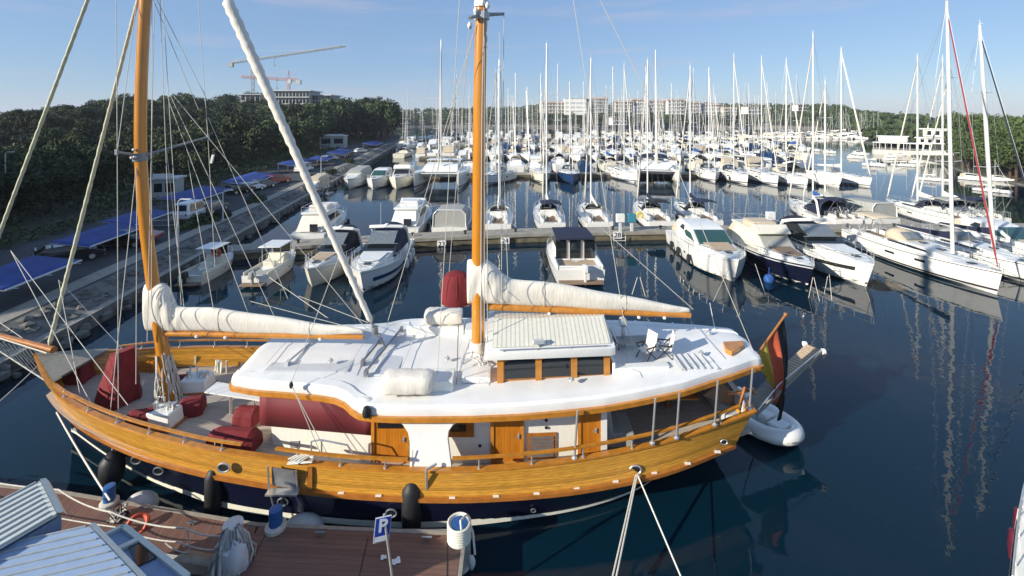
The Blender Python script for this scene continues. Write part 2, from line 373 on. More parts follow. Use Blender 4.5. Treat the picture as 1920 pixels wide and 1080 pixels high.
mb = MB(); mb.rail([p + V((0, -.02, .07)) for p in rub], .14, .12); mb.rail([mir(p + V((0, -.02, .07))) for p in rub], .14, .12); gp('rubbing_strake', mb, 'trimwood')
mb = MB(); mb.rail([p + V((0, .05, -.02)) for p in cap], .2, .07); mb.rail([mir(p + V((0, .05, -.02))) for p in cap], .2, .07)
e = cap[-1]; mb.rail([e, mir(e)], .24, .08); gp('cap_rail', mb, 'varnish')
def zd(x): return interp([(-20, 2.45), (-17, 2.1), (-15, 1.93), (-10, 1.6), (-5, 1.42), (0, 1.4), (5, 1.5), (9.5, 1.72)], x)
mb = MB(); rings = []
for p in cap[3:]:
    a = V((p.x, min(p.y + .12, yc(p.x)), zd(p.x))); b = mir(a); rings.append([a.lerp(b, k / 8) + V((0, 0, .08 * math.sin(math.pi * k / 8))) for k in range(9)])
mb.loft(rings); gp('deck', mb, 'teakdeck')
# cat-head platform, bowsprit and its net
mb = MB(); st = cap[0]; a, b = cap[3], cap[5]
mb.add([st + V((0, 0, .06)), b + V((0, .1, .12)), mir(b) + V((0, -.1, .12))], [(0, 1, 2)]); mb.add([st + V((0, 0, .0)), b + V((0, .1, .04)), mir(b) + V((0, -.1, .04))], [(0, 2, 1)])
gp('bow_platform', mb, 'deckgrey')
tip = Q(-75, 610, 21.5); s0 = st + V((.9, -.1, .22))
mb = MB(); mb.tube([s0, s0.lerp(tip, .5), tip], [.14, .12, .09], 10); bs = gp('bowsprit', mb, 'trimwood')
mb = MB(); lowp = P(108, 764, 1.95); lowp.y = yc(lowp.x) - .2
for k in range(16):
    t = k / 15; a = s0.lerp(tip, .12 + .8 * t); b = lowp.lerp(tip, .02 + .85 * t); mb.tube([a + V((0, -.3, 0)), b], .012, 4)
    c2 = lowp.lerp(tip, min(1, .02 + .85 * t + .1)); mb.tube([a + V((0, -.3, 0)), c2], .01, 4)
mb.tube([lowp, lowp.lerp(tip, .9)], .03, 5); mb.tube([s0 + V((0, -.3, .02)), tip], .03, 5)
gp('bow_net', mb, 'rope')
# handrails on stanchions
def off_at(x, dz, dy=.0):
    i = min(range(len(cap)), key=lambda k: abs(cap[k].x - x)); j = min(i + 1, len(cap) - 1) if cap[i].x < x else max(i - 1, 0)
    a, b = cap[i], cap[j]; t = 0 if i == j else (x - a.x) / (b.x - a.x); p = a.lerp(b, t); return p + V((0, dy, dz))
def rail_run(x0, x1, n, h, far=False):
    pts = [off_at(lerp(x0, x1, k / 24), h * (.55 + .45 * min(1, (k / 24) * 6 if x0 < -17 else 1)), .04) for k in range(25)]
    if far: pts = [mir(p) for p in pts]
    mb = MB(); mb.rail(pts, .11, .06); gp('handrail', mb, 'varnish')
    for k in range(n):
        x = lerp(x0, x1, (k + .5) / n); p = off_at(x, 0, .04); t_ = off_at(x, h, .04)
        if far: p, t_ = mir(p), mir(t_)
        mb = MB(); mb.tube([p, t_], .028, 6); mb.lathe([(.06, 0), (.06, .04), (.03, .06)], p, 8); gp('stanchion', mb, 'steel')
rail_run(-18.2, -9.35, 6, .3); rail_run(-8.1, -3.5, 3, .33); rail_run(-2.0, 8.7, 6, .38)
rail_run(-18.2, -8, 7, .32, True); rail_run(-7.5, 8.7, 7, .36, True)
# deckhouse
A = V((-8.95, 16.74, 0))
wallpts = [(-8.6, 21.5), (-9.25, 20.6), (-9.35, 19.2), (-9.3, 17.7), (-9.0, 17.08), (-7, 16.78), (-5, 16.5), (-2, 16.42), (1, 16.46), (3.45, 16.62)]
full = wallpts + [(x, 2 * yc(x) - y) for x, y in wallpts[::-1][:-4]]
mb = MB(); n = len(full)
mb.add([(x, y, zd(x) - .1) for x, y in full] + [(x - (.2 if x < -8 else 0), y + .02, 3.72) for x, y in full], [(i, (i + 1) % n, (i + 1) % n + n, i + n) for i in range(n)])
cab = gp('cabin', mb, 'cabinwhite', sharp=25)
def wy(x): return interp([(-9, 17.08), (-7, 16.78), (-5, 16.5), (-2, 16.42), (1, 16.46), (3.45, 16.62)], x)
def onwall(px, py, x=None, proud=.0):             # where the sight line meets the near cabin wall
    y = 16.5
    for _ in range(8): y = wy((px - CX) / F * y)
    p = Q(px, py, y); p.y -= proud; return p
def panel(pts, proud, th, name, m, parent=None, bevel=0.):
    pp = [onwall(a, b, proud=proud) for a, b in pts]; mb = MB().prism(pp, (0, th, 0)); return gp(name, mb, m, parent or G, bevel=bevel)
mb = MB(); top = [onwall(x, lerp(733, 744, (x - 488) / 130) if x < 618 else lerp(744, 782, min(1, (x - 618) / 60)), proud=.05) for x in range(488, 700, 14)]; bot = [onwall(x, lerp(796, 815, (x - 488) / 210), proud=.05) for x in range(488, 700, 14)]
corner = V((-9.4, 17.75, 0)); c1, c2 = V((corner.x - .14, corner.y, top[0].z)), V((corner.x - .06, corner.y, bot[0].z))
mb.loft([[c1, c2]] + [[a, b] for a, b in zip(top, bot)]); cv = gp('window_cover', mb, 'redpanel', sharp=15); cv.modifiers.new('solid', 'SOLIDIFY').thickness = .03
panel([(544, 826), (561, 826), (561, 839), (545, 839)], .03, .05, 'vent', 'steel')
def door(x0, x1, yt, yb, winy=None):
    d = panel([(x0, yt), (x1, yt), (x1, yb), (x0, yb)], .05, .08, 'door', 'doorwood')
    for a, b in ((x0, x0 + 6), (x1 - 6, x1)): panel([(a, yt), (b, yt), (b, yb), (a, yb)], .085, .05, 'door_frame', 'varnish', d)
    panel([(x0 + 7, yb - 12), (x1 - 7, yb - 12), (x1 - 7, yb - 2), (x0 + 7, yb - 2)], .08, .04, 'rail_board', 'varnish', d)
    if winy: panel([(x0 + 12, yt + 1), (x1 - 12, yt + 1), (x1 - 12, winy), (x0 + 12, winy)], .07, .03, 'door_window', 'glass', d)
    p = onwall(x1 - 9, (yt + yb) / 2 - 6, proud=.1); mb = MB().tube([p, p + V((-.14, -.03, 0))], .02, 6).lathe([(.05, -.08), (.05, .08)], p + V((0, .02, 0)), 8); gp('handle', mb, 'steel', d)
door(697, 768, 776, 878, 801); door(920, 982, 770, 872); door(1083, 1126, 764, 856)
wf = panel([(842, 783), (888, 780), (889, 818), (841, 818)], .05, .06, 'window_frame', 'trimwood'); panel([(846, 786), (874, 784), (874, 807), (846, 807)], .07, .03, 'pane', 'glass', wf)
gr = panel([(988, 812), (1043, 810), (1043, 858), (989, 860)], .04, .05, 'grille', 'trimwood')
for k in range(6): panel([(993, 818 + k * 6.5), (1038, 816 + k * 6.5), (1038, 820.5 + k * 6.5), (993, 822.5 + k * 6.5)], .07, .02, 'louvre', 'greymetal', gr)
for a, b in ((900, 835), (1024, 787), (1024, 801)):
    p = onwall(a, b, proud=.03); mb = MB().blob(p, (.06, .03, .06), n=8, k=4); gp('deck_light', mb, 'black', cab)
panel([(1126, 770), (1137, 769), (1137, 842), (1126, 846)], .12, .1, 'corner_post', 'gel')
# arched wing panel standing on the bulwark
py_ = 15.25
def wing(pts): return [Q(a, b, lerp(15.74, 15.28, (b - 781) / 103)) for a, b in pts]
arch = [(768, 883), (768, 830), (765, 812), (755, 797), (742, 789), (725, 785), (725, 781), (903, 781), (885, 785), (866, 789), (850, 797), (842, 808), (840, 822), (848, 884)]
mb = MB().prism(wing(arch), (0, .12, 0)); gp('wing_panel', mb, 'gel', cab, bevel=.02)
# roof
tr = [(450, 726, 3.75), (462, 729, 3.75), (490, 733, 3.75), (545, 737, 3.75), (600, 742, 3.74), (630, 747, 3.72), (650, 756, 3.68), (662, 769, 3.64), (677, 777, 3.62), (700, 780, 3.62), (740, 782, 3.63), (800, 782, 3.65), (890, 781, 3.66), (980, 777, 3.68),
      (1060, 770, 3.71), (1133, 762, 3.75), (1200, 750, 3.8), (1280, 733, 3.88), (1327, 717, 3.95), (1375, 702, 4.03), (1413, 688, 4.08)]
trp = [P(*t) for t in tr]; trp = resample(trp, 90)
rings = []; N_ = len(trp)
def fr(i): return min(1, i / 5.), min(1, (N_ - 1 - i) / 4.)
for i, p in enumerate(trp):
    b = 2 * yc(p.x) - p.y; w_ = (b - p.y) / 2; a_, z_ = fr(i)
    edge = .3; hh = .2
    row = []
    for yy, zz in ((0, 0), (-.02, .12), (.02, .28), (.12, .35), (.46, .375), (.53, .33), (w_, hh + .27)):
        row.append(V((p.x, p.y + yy, p.z + zz)))
    rings.append(row + [V((q_.x, 2 * yc(p.x) - q_.y, q_.z)) for q_ in row[::-1][1:]])
# rounded front and rounded stern end
def endcap(r, dx, k, drop):
    out = []; m_ = V((r[0].x, yc(r[0].x), r[0].z))
    for j in range(1, k + 1):
        a = math.pi / 2 * j / k; s_ = math.cos(a) * .45 + .55 if j < k else .5
        out.append([V((q_.x + dx * math.sin(a), m_.y + (q_.y - m_.y) * (math.cos(a) * .18 + .82 if j < k else .8), q_.z - drop * (1 - math.cos(a)) * (1 if q_.z > r[0].z + .15 else 0))) for q_ in r])
    return out
rings = endcap(rings[0], -.5, 4, .1)[::-1] + rings + endcap(rings[-1], .42, 4, .08)
mb = MB().loft(rings, closed=True, ends=True); roof = gp('roof', mb, 'roofwhite', sharp=24)
mb = MB(); edgel = [r[0] + V((0, -.06, -.05)) for r in rings]; mb.rail(edgel, .12, .17)
mb.rail([r[-1] + V((0, .025, -.02)) for r in rings], .1, .12)
e = rings[0]; mb.rail([e[0] + V((-.02, 0, -.02)), e[-1] + V((-.02, 0, -.02))], .1, .12); gp('roof_trim', mb, 'varnish', roof)
def zr(x): return interp([(-10.6, 3.95), (-7, 4.0), (-4.7, 3.9), (0, 3.95), (4, 4.02), (10, 4.33)], x)
def rbox(name, c, d, m, rz=0., bevel=.03, parent=None, top=1.): return gp(name, MB().box((c[0], c[1], zr(c[0]) + c[2]), d, rz, top=top), m, parent or roof, bevel=bevel)
mb = MB()
for x, y0, y1 in ((-9.7, 17.9, 20.8), (-6.35, 17.2, 21.2), (-4.3, 16.6, 21.6), (-2.2, 18, 21.6), (-1.2, 16.6, 18.0), (4.6, 16.9, 21.3), (6.2, 17.2, 21.1), (8.2, 17.8, 20.7)): mb.tube([(x, y0, zr(x) + .26), (x, 19.1, zr(x) + .335), (x, y1, zr(x) + .26)], .012, 4)
gp('panel_joint', mb, 'gelgrey', roof)
for x, y in ((-2.6, 18.3), (5.6, 18.6), (7.6, 18.2), (8.6, 19.8), (-7.2, 18.0), (2.2, 16.75)): gp('deck_fitting', MB().lathe([(.11, 0), (.1, .05), (.05, .07), (.05, .12), (.02, .13)], (x, y, zr(x) + .27), 10), 'steel', roof)
gp('antenna', MB().tube([(-2.05, 16.75, 4.1), (-1.98, 16.75, 6.3)], .02, 5), 'greymetal', roof); gp('antenna', MB().tube([(9.1, 20.3, 4.4), (8.9, 20.4, 5.6)], .015, 5), 'gel', roof)
rbox('hatch', (-8.0, 19.3, .12), (3.3, 3.5, .06), 'gelgrey'); rbox('hatch', (-4.9, 19.3, .14), (.9, 3.8, .05), 'gelgrey')
rbox('locker', (-3.4, 16.85, .28), (2.5, .85, .42), 'gel', .02); rbox('locker', (-3.5, 21.0, .3), (2.6, .8, .45), 'gel')
rbox('locker', (-1.5, 20.6, .3), (1.2, .9, .5), 'gel'); rbox('coaming', (5.0, 17.6, .16), (2.2, .35, .25), 'gel', .12); rbox('coaming', (3.9, 19, .3), (.12, 3.4, .5), 'gel')
for i, (a, b) in enumerate((((-8.9, 18.0), (-8.5, 20.6)), ((-5.6, 17.4), (-5.1, 20.9)), ((-5.95, 18.1), (-5.75, 19.8)))):
    mb = MB(); z_ = zr(a[0]) + .28; mb.tube([(a[0], a[1], z_), (b[0], b[1], z_)], .045, 6); mb.box((a[0], a[1], z_ - .05), (.12, .25, .2)); mb.box((b[0], b[1], z_ - .05), (.12, .25, .2)); gp('sheet_track', mb, 'gelgrey' if i == 0 else 'greymetal', roof)
mb = MB()
p = [P(862, 696, 4.1), P(868, 677, 4.35), P(884, 672, 4.45), P(897, 678, 4.4), P(905, 697, 4.1)]; mb.tube(p, .03, 6); p2 = [a + V((0, .5, 0)) for a in p]; mb.tube(p2, .03, 6); mb.tube([p[2], p2[2]], .03, 6)
gp('skylight_guard', mb, 'steel', roof); rbox('skylight', (-1.35, 17.3, .22), (1.1, .8, .22), 'gel')
# round bulge with a horn light at the roof step
mb = MB(); p = P(675, 763, 3.8); mb.blob(p + V((.1, .12, .0)), (.42, .22, .26), n=14, k=8); gp('lamp_niche', mb, 'gel', roof); mb = MB(); mb.lathe([(.13, -.16), (.15, 0), (.1, .15), (.02, .18)], p + V((.32, -.28, .02)), 10); gp('navigation_lamp', mb, 'black', roof)
# wheelhouse
wx0, wx1, wy0, wy1 = -.52, 3.7, 17.0, 21.1
zz0, zz1 = 3.9, 5.02
mb = MB()
nb = [(wx0, wy0), (wx1, wy0 + .36)]; 
base = [V((wx0, wy0, zz0)), V((wx1, wy0 + .36, zz0)), V((wx1, wy1, zz0)), V((wx0, wy1, zz0))]
mb.add(base + [V((p.x, p.y, zz1)) for p in base], [(0, 1, 5, 4), (1, 2, 6, 5), (2, 3, 7, 6), (3, 0, 4, 7)])
wh = gp('wheelhouse', mb, 'varnish')
def wpt(t, z, o=0.): return V((lerp(wx0, wx1, t), lerp(wy0, wy0 + .36, t) - o, z))
for a, b in ((.06, .345), (.375, .66), (.70, .955)):
    z0_, z1_ = 4.16, 4.9
    fr_ = gp('window_frame', MB().prism([wpt(a - .012, z0_ - .05, .03), wpt(b + .012, z0_ - .05, .03), wpt(b + .012, z1_ + .04, .03), wpt(a - .012, z1_ + .04, .03)], (0, .025, 0)), 'trimwood')
    arc = [wpt(a, z0_, .05), wpt(b, z0_, .05)] + [wpt(lerp(b, a, k / 8), z1_ - .12 + .12 * math.sin(math.pi * k / 8) ** .6, .05) for k in range(9)]
    gp('pane', MB().prism(arc, (0, .03, 0)), 'glass', fr_)
for t in (.02, .36, .68, .98): gp('pillar', MB().prism([wpt(t - .028, 3.95, .09), wpt(t + .028, 3.95, .09), wpt(t + .028, 5.02, .09), wpt(t - .028, 5.02, .09)], (0, .1, 0)), 'varnish', wh)
for yy in (17.9, 19.1, 20.2): gp('front_window', MB().box((wx0 - .02, yy, 4.55), (.04, .9, .65)), 'glass', wh)
rings = []
for t in (0, .04, .5, .96, 1):
    x = lerp(wx0 - .5, wx1 + .2, t); e_ = .36 * t; y0, y1 = wy0 - .3 + e_, wy1 + .25; y0 += .06 if t in (0, 1) else 0
    ym = (y0 + y1) / 2; rings.append([V((x, y0 + .02, 4.98)), V((x, y0 - .03, 5.1)), V((x, y0, 5.28)), V((x, y0 + .15, 5.33)), V((x, ym, 5.58)), V((x, y1 - .15, 5.33)), V((x, y1, 5.28)), V((x, y1, 4.98))])
wr = gp('wheelhouse_roof', MB().loft(rings, closed=True, ends=True), 'gel')
rings = []
for t in (.06, .5, .97):
    x = lerp(wx0 - .5, wx1 + .2, t); e_ = .36 * t; y0, y1 = wy0 - .1 + e_, wy1 + .1; ym = (y0 + y1) / 2
    rings.append([V((x, y0, 5.36)), V((x, y0 + .18, 5.47)), V((x, y0 + 1.3, 5.84)), V((x, y0 + 1.38, 5.74)), V((x, y1 - .4, 5.5)), V((x, y1, 5.3))])
gp('slatted_cover', MB().loft(rings), 'slat', wr, sharp=25)
for t in (.1, .32, .54, .76, .96): gp('cover_clip', MB().box(V((lerp(wx0 - .5, wx1 + .2, t), 18.3 + .36 * t - .1, 5.86)), (.12, .06, .05)), 'gelgrey', wr)
mb = MB(); mb.tube([wpt(.02, 5.36, .26), wpt(.98, 5.36, .26)], .022, 6)
for t in (.05, .35, .65, .95): mb.tube([wpt(t, 5.36, .26), wpt(t, 5.25, .24)], .018, 5)
gp('grab_rail', mb, 'steel', wr)
mb = MB(); p = wpt(.36, 5.45, .12); mb.box(p + V((0, 0, .1)), (.42, .16, .14), .2); mb.tube([p, p + V((0, 0, -.1))], .03, 6); gp('searchlight', mb, 'gelgrey', wr)
# poles under the roof, aft seating, dark panel closing the far side
for a, b, t in ((1077, 860, 770), (1223, 832, 747), (1268, 822, 738), (1340, 797, 714), (1405, 768, 692)):
    p = P(a, b, interp([(1077, 2.2), (1405, 2.58)], a)); q_ = Q(a + 6, t, p.y); mb = MB().tube([p, q_], .04, 8).lathe([(.1, 0), (.1, .05), (.06, .09)], p, 8); gp('post', mb, 'steel')
    mb = MB().tube([mir(p), mir(q_)], .055, 8); gp('post', mb, 'steel')
mb = MB().add([(3.6, 22.0, 1.5), (9.2, 20.9, 1.8), (9.6, 20.7, 4.0), (3.6, 21.75, 3.7)], [(0, 1, 2, 3)]); o = gp('side_panel', mb, 'blackcanvas'); o.modifiers.new('solid', 'SOLIDIFY').thickness = .02
mb = MB().box((4.0, 17.6, 1.85), (1.2, 1.3, .55)).box((3.65, 17.6, 2.5), (.22, 1.3, 1.0), M4=Matrix.Rotation(-.15, 3, 'Y')); gp('aft_seat', mb, 'greycanvas', bevel=.06)
mb = MB().box((6.6, 19.2, 2.35), (2.2, 1.1, .06)).tube([(6.6, 19.2, 1.6), (6.6, 19.2, 2.35)], .08, 8); gp('aft_table', mb, 'trimwood')
mb = MB().box((8.8, 19.3, 1.95), (.7, 2.8, .45)).box((9.15, 19.3, 2.4), (.15, 2.8, .7)); gp('stern_bench', mb, 'gelgrey', bevel=.05)
mb = MB().prism([Q(1318, 742, 18.5), Q(1352, 716, 18.5), Q(1386, 748, 18.5), Q(1368, 760, 18.5)], (0, .1, 0)); gp('tent_flap', mb, 'teakpad')
mb = MB().prism([P(1355, 648, 4.38), P(1394, 646, 4.4), P(1396, 655, 4.4), P(1372, 668, 4.4), P(1360, 662, 4.4)], (0, 0, .18)); gp('roof_seat', mb, 'varnish', roof, bevel=.03)
mb = MB()
for k in range(6): mb.box((6.55 + k * .27, 17.9, 4.3), (.17, 1.1, .06)).box((6.55 + k * .27, 17.9, 4.34), (.05, 1.1, .06))
gp('boarding_steps', mb, 'gelgrey', roof)
# hull fittings
def ring_on(name, px, py, z, r, m1='steel', m2='black'):
    p = P(px, py, z) + V((0, -.03, 0)); R = Matrix.Rotation(math.pi / 2, 3, 'X'); mb = MB(); n = 16
    mb.tube([p + R @ V((r * 1.35 * math.cos(2 * math.pi * k / n), r * math.sin(2 * math.pi * k / n), 0)) for k in range(n + 1)], r * .2, 6); o = gp(name, mb, m1)
    mb = MB(); mb.prism([p + V((0, .0, 0)) + R @ V((r * 1.3 * math.cos(2 * math.pi * k / n), r * .95 * math.sin(2 * math.pi * k / n), 0)) for k in range(n)], (0, .03, 0)); gp('opening', mb, m2, o)
ring_on('fairlead', 420, 876, 1.95, .15); ring_on('fairlead', 1191, 880, 1.62, .15); ring_on('fairlead', 1357, 828, 1.85, .09)
for a, b, z in ((298, 882, 1.18), (256, 862, 1.3), (531, 940, .8), (734, 961, .75), (1000, 956, .55)): ring_on('porthole', a, b, z, .13 if a < 990 else .06, 'greymetal', 'glass')
for a, b in ((640, 924), (710, 929), (848, 933), (930, 930), (1006, 925), (1081, 915), (1154, 902), (1226, 886), (1289, 868), (1345, 846)):
    p = P(a, b, interp([(640, 1.3), (848, 1.27), (1081, 1.32), (1226, 1.43), (1345, 1.55)], a)); mb = MB().box(p + V((0, -.03, 0)), (.2, .06, .07)); gp('scupper', mb, 'gel')
# boarding platform folded in the side gate
mb = MB(); p = [P(508, 866, 2.2), P(560, 874, 2.15), P(566, 912, 1.35), P(512, 905, 1.42)]
p = [V((a.x, a.y - .16, a.z)) for a in p]; mb.prism([p[0].lerp(p[2], .1), p[1].lerp(p[3], .1), p[2].lerp(p[0], .06), p[3].lerp(p[1], .06)], (0, .05, 0)); gw = gp('boarding_gate', mb, 'greymetal')
for a, b in ((0, 3), (1, 2)): gp('gate_rail', MB().tube([p[a] + V((0, -.04, 0)), p[b] + V((0, -.1, -.05))], .035, 6), 'steel', gw)
gp('gate_step', MB().box((p[2] + p[3]) / 2 + V((0, -.15, 0)), (1.05, .3, .05)), 'steel', gw)
for k, (a, b) in enumerate((((512, 905), (525, 968)), ((556, 905), (575, 962)))):
    q0, q1 = P(*a, 1.4), P(*b, .35); gp('gate_strut', MB().tube([q0 + V((0, -.25, 0)), q1 + V((0, -.2, 0))], .03, 6), 'greymetal', gw)
gp('hinge_plate', MB().box(P(582, 895, 1.75) + V((0, -.05, 0)), (.18, .05, .75)), 'trimwood')
# boarding handle frame beside the third fender
p = P(802, 925, 1.2); q_ = P(800, 884, 2.2); gp('rope_guide', MB().tube([p + V((0, -.08, -.1)), q_ + V((0, -.06, 0)), q_ + V((0, -.06, .12)), q_ + V((.3, .15, .14))], .045, 8), 'steel')
# masts
def mastpts(l, y, dz=0.): return [Q(a, b, y) for a, b in l]
fm = resample(smooth(resample(mastpts([(319, 757), (303, 640), (287, 535), (270, 400), (263, 290), (264, 180), (269, 60), (274, -20), (284, -140), (300, -300)], 19.3), 40), 2), 24)
mb = MB().tube(fm, [.25 - .05 * k / 23 for k in range(24)], 16); fmast = gp('foremast', mb, 'mastwood')
mm = resample(mastpts([(897, 668), (897, 480), (899, 200), (903, 0), (908, -200), (912, -320)], 19.05), 20)
mb = MB().tube(mm, [.285 - .04 * k / 19 for k in range(20)], 18); mmast = gp('mainmast', mb, 'mastwood')
gp('mast_track', MB().rail([p + V((.1, -.27, 0)) for p in mm], .035, .05).tube([p + V((.13, -.3, 0)) for p in mm], .018, 6), 'gelgrey', mmast)
def band(name, parent, px, py, y, r, h, m='greymetal'):
    p = Q(px, py, y); gp(name, MB().lathe([(r, -h / 2), (r, h / 2)], p, 16), m, parent); return p
p = band('mast_band', fmast, 263, 294, 19.3, .27, .34)
for (a, b) in (((256, 291), (219, 285)), ((272, 291), (390, 257))):
    y2 = 17.6 if a[0] < 260 else 21.0; mb = MB().tube([Q(*a, 19.3), Q(*b, y2)], [.07, .045], 6); mb.box(Q(*b, y2), (.1, .1, .22)); gp('spreader', mb, 'greymetal', fmast)
for a, b in ((251, 281), (247, 296), (253, 294)): gp('deck_lamp', MB().blob(Q(a, b, 19.0), (.07, .07, .07), n=8, k=5), 'steel', fmast)
gp('block', MB().box(Q(398, 298, 21), (.09, .09, .4), .1, M4=Matrix.Rotation(.25, 3, 'Y')), 'gel', fmast)
band('mast_band', mmast, 903, 30, 19.05, .33, .3, 'gelgrey'); band('mast_band', mmast, 903, 8, 19.05, .32, .25, 'gel')
for (a, b, y2) in (((905, 28), (944, 26), 20.2), ((900, 28), (880, 34), 17.9)):
    gp('spreader', MB().tube([Q(*a, 19.05), Q(*b, y2)], [.09, .07], 6), 'greymetal', mmast)
for a, b, y_ in ((892, 20, 18.7), (905, 5, 18.7), (914, 10, 18.7), (892, 32, 18.7), (881, 48, 18.3)): gp('mast_lamp', MB().blob(Q(a, b, y_), (.1, .1, .16), n=8, k=5), 'gel', mmast)
band('mast_boot', mmast, 897, 655, 19.05, .36, .75, 'sail'); 
mb = MB(); q = random.Random(3)
base = fm[0]
for k in range(64):
    a = q.uniform(0, 6.28); h_ = q.uniform(.5, 2.3); p = fm[0].lerp(fm[2], h_ / max(.1, fm[2].z - fm[0].z)) + V((.27 * math.cos(a), .27 * math.sin(a), 0)); g_ = max(.05, h_ - q.uniform(.7, 1.5))
    e_ = fm[0].lerp(fm[2], g_ / max(.1, fm[2].z - fm[0].z)); rr_ = lerp(.5, .3, min(1, g_)); a2 = a + q.uniform(-.25, .25)
    mb.tube([p, p.lerp(e_ + V((rr_ * math.cos(a2), rr_ * math.sin(a2), 0)), .5) + V((.06 * math.cos(a), .06 * math.sin(a), 0)), e_ + V((rr_ * math.cos(a2), rr_ * math.sin(a2), 0))], q.uniform(.02, .035), 5)
gp('coiled_ropes', mb, 'rope', fmast)
# furled mizzen-style boom sails
def boom_sail(mast, p0, p1, cov, r0, gname):
    bm_ = gp('boom', MB().tube([p0, p0.lerp(p1, .5), p1], [r0, r0 * 1.05, r0 * .8], 12), 'varnish', mast) if False else gp('boom', MB().tube([p0, p0.lerp(p1, .5), p1], [r0, r0 * 1.05, r0 * .8], 12), 'varnish')
    rings = []; q = random.Random(9)
    for k, (px, yt, yb, hw) in enumerate(cov):
        y = p0.y + (p1.y - p0.y) * (px - cov[0][0]) / (cov[-1][0] - cov[0][0]); t_, b_ = Q(px, yt, y), Q(px, yb, y); r = []
        for j in range(14):
            a = 2 * math.pi * j / 14; s_ = (1 - math.cos(a)) / 2; s_ = s_ ** 1.15; prof = math.sin(a) * (1.0 if s_ < .5 else .85)
            r.append(t_.lerp(b_, s_) + V((0, -hw * (1.0 if k < 5 else .8 if k == 5 else .64) * prof, 0)))
        rings.append(r)
    fine = []
    for a, b in zip(rings, rings[1:]):
        for t in (0, .2, .4, .6, .8):
            g_ = len(fine); row = []
            for j, (u_, v_) in enumerate(zip(a, b)):
                p = u_.lerp(v_, t); near_mast = max(0, 1 - abs(p.x - p0.x) / 2.2); ph = p.x * 5.5 + j * (.5 + .4 * near_mast) + 1.7 * math.sin(p.x * 1.3)
                f_ = (1 - abs(math.sin(ph))) ** 2; am = lerp(.035, .1, near_mast) * math.sin(math.pi * min(j, 14 - j) / 7 + .2) ** 2
                row.append(p + V((0, (f_ - .4) * am * (1 if j < 7 else -1) + q.uniform(-.006, .006), q.uniform(-.006, .006) - .02 * math.sin(p.x * 2.1))))
            fine.append(row)
    fine.append(rings[-1])
    cv = gp('sail_cover', MB().loft(fine, closed=True, ends=True), 'sail', bm_, sharp=80, subdiv=1)
    ties = MB()
    for k in range(12, len(fine) - 1, 12): ties.tube([p + (p - sum(fine[k], V()) / 14) * .03 for p in fine[k] + fine[k][:1]], .012, 4)
    gp('sail_tie', ties, 'rope', bm_)
    return bm_
bf = boom_sail(fmast, Q(302, 625, 19.3), Q(682, 632, 19.1), [(274, 531, 621, .24), (277, 530, 622, .31), (304, 530, 622, .32), (314, 536, 622, .3), (322, 558, 622, .29), (329, 571, 621, .28), (345, 575, 620, .3), (400, 577, 622, .36), (470, 586, 625, .33), (540, 597, 627, .3), (610, 608, 628, .24), (655, 613, 627, .2), (682, 619, 626, .12)], .12, 'fore')
bmn = boom_sail(mmast, Q(912, 575, 19.05), Q(1294, 591, 19.2), [(876, 486, 570, .3), (880, 485, 570, .37), (897, 485, 570, .39), (912, 486, 571, .46), (928, 498, 572, .48), (944, 514, 572, .46), (960, 523, 572, .42), (1010, 526, 574, .4), (1060, 534, 577, .38), (1130, 546, 581, .34), (1200, 560, 584, .28), (1260, 571, 586, .2), (1294, 578, 586, .12)], .14, 'main')
for a, b in ((368, 629), (422, 631), (600, 634)): gp('boom_block', MB().blob(Q(a, b + 2, 19.0), (.08, .06, .07), n=6, k=4), 'gel', bf)
for a, b in ((1198, 595), (1246, 596), (1030, 588)): gp('boom_block', MB().blob(Q(a, b, 19.0), (.08, .06, .07), n=6, k=4), 'gel', bmn)
gp('boom_crutch', MB().tube([P(1165, 655, 4.1), Q(1168, 600, 19.1)], .05, 6).tube([P(1172, 655, 4.1), Q(1168, 600, 19.3)], .05, 6).blob(Q(1168, 603, 19.05), (.2, .15, .22), n=8, k=5, jit=.2), 'steel', bmn)
# furled headsails
def furled(p0, p1, r0, r1, m, name):
    mb = MB(); k = 70; pts = [p0.lerp(p1, i / k) for i in range(k + 1)]
    rr = [(r0 + (r1 - r0) * i / k) * (.72 + .28 * abs(math.sin(i * 1.9))) for i in range(k + 1)]; rr[0] = rr[-1] = .03
    mb.tube(pts, rr, 9); return gp(name, mb, m, sharp=70)
furled(Q(92, 648, 19.75), Q(262, -15, 19.4), .09, .07, 'sailold', 'furled_jib')
furled(Q(-52, 790, 21.4) if False else tip.lerp(Q(0, 575, 21.2), .15), Q(168, -10, 19.6), .08, .08, 'sailold', 'furled_jib')
fs = furled(Q(697, 606, 19.2), Q(424, -4, 19.3), .13, .26, 'sail', 'furled_staysail')
gp('furler', MB().tube([Q(697, 606, 19.2), Q(722, 650, 19.1)], .05, 6).lathe([(.14, -.12), (.14, .12)], Q(703, 618, 19.2), 10).box(Q(708, 628, 19.15), (.3, .12, .1)), 'greymetal', fs)
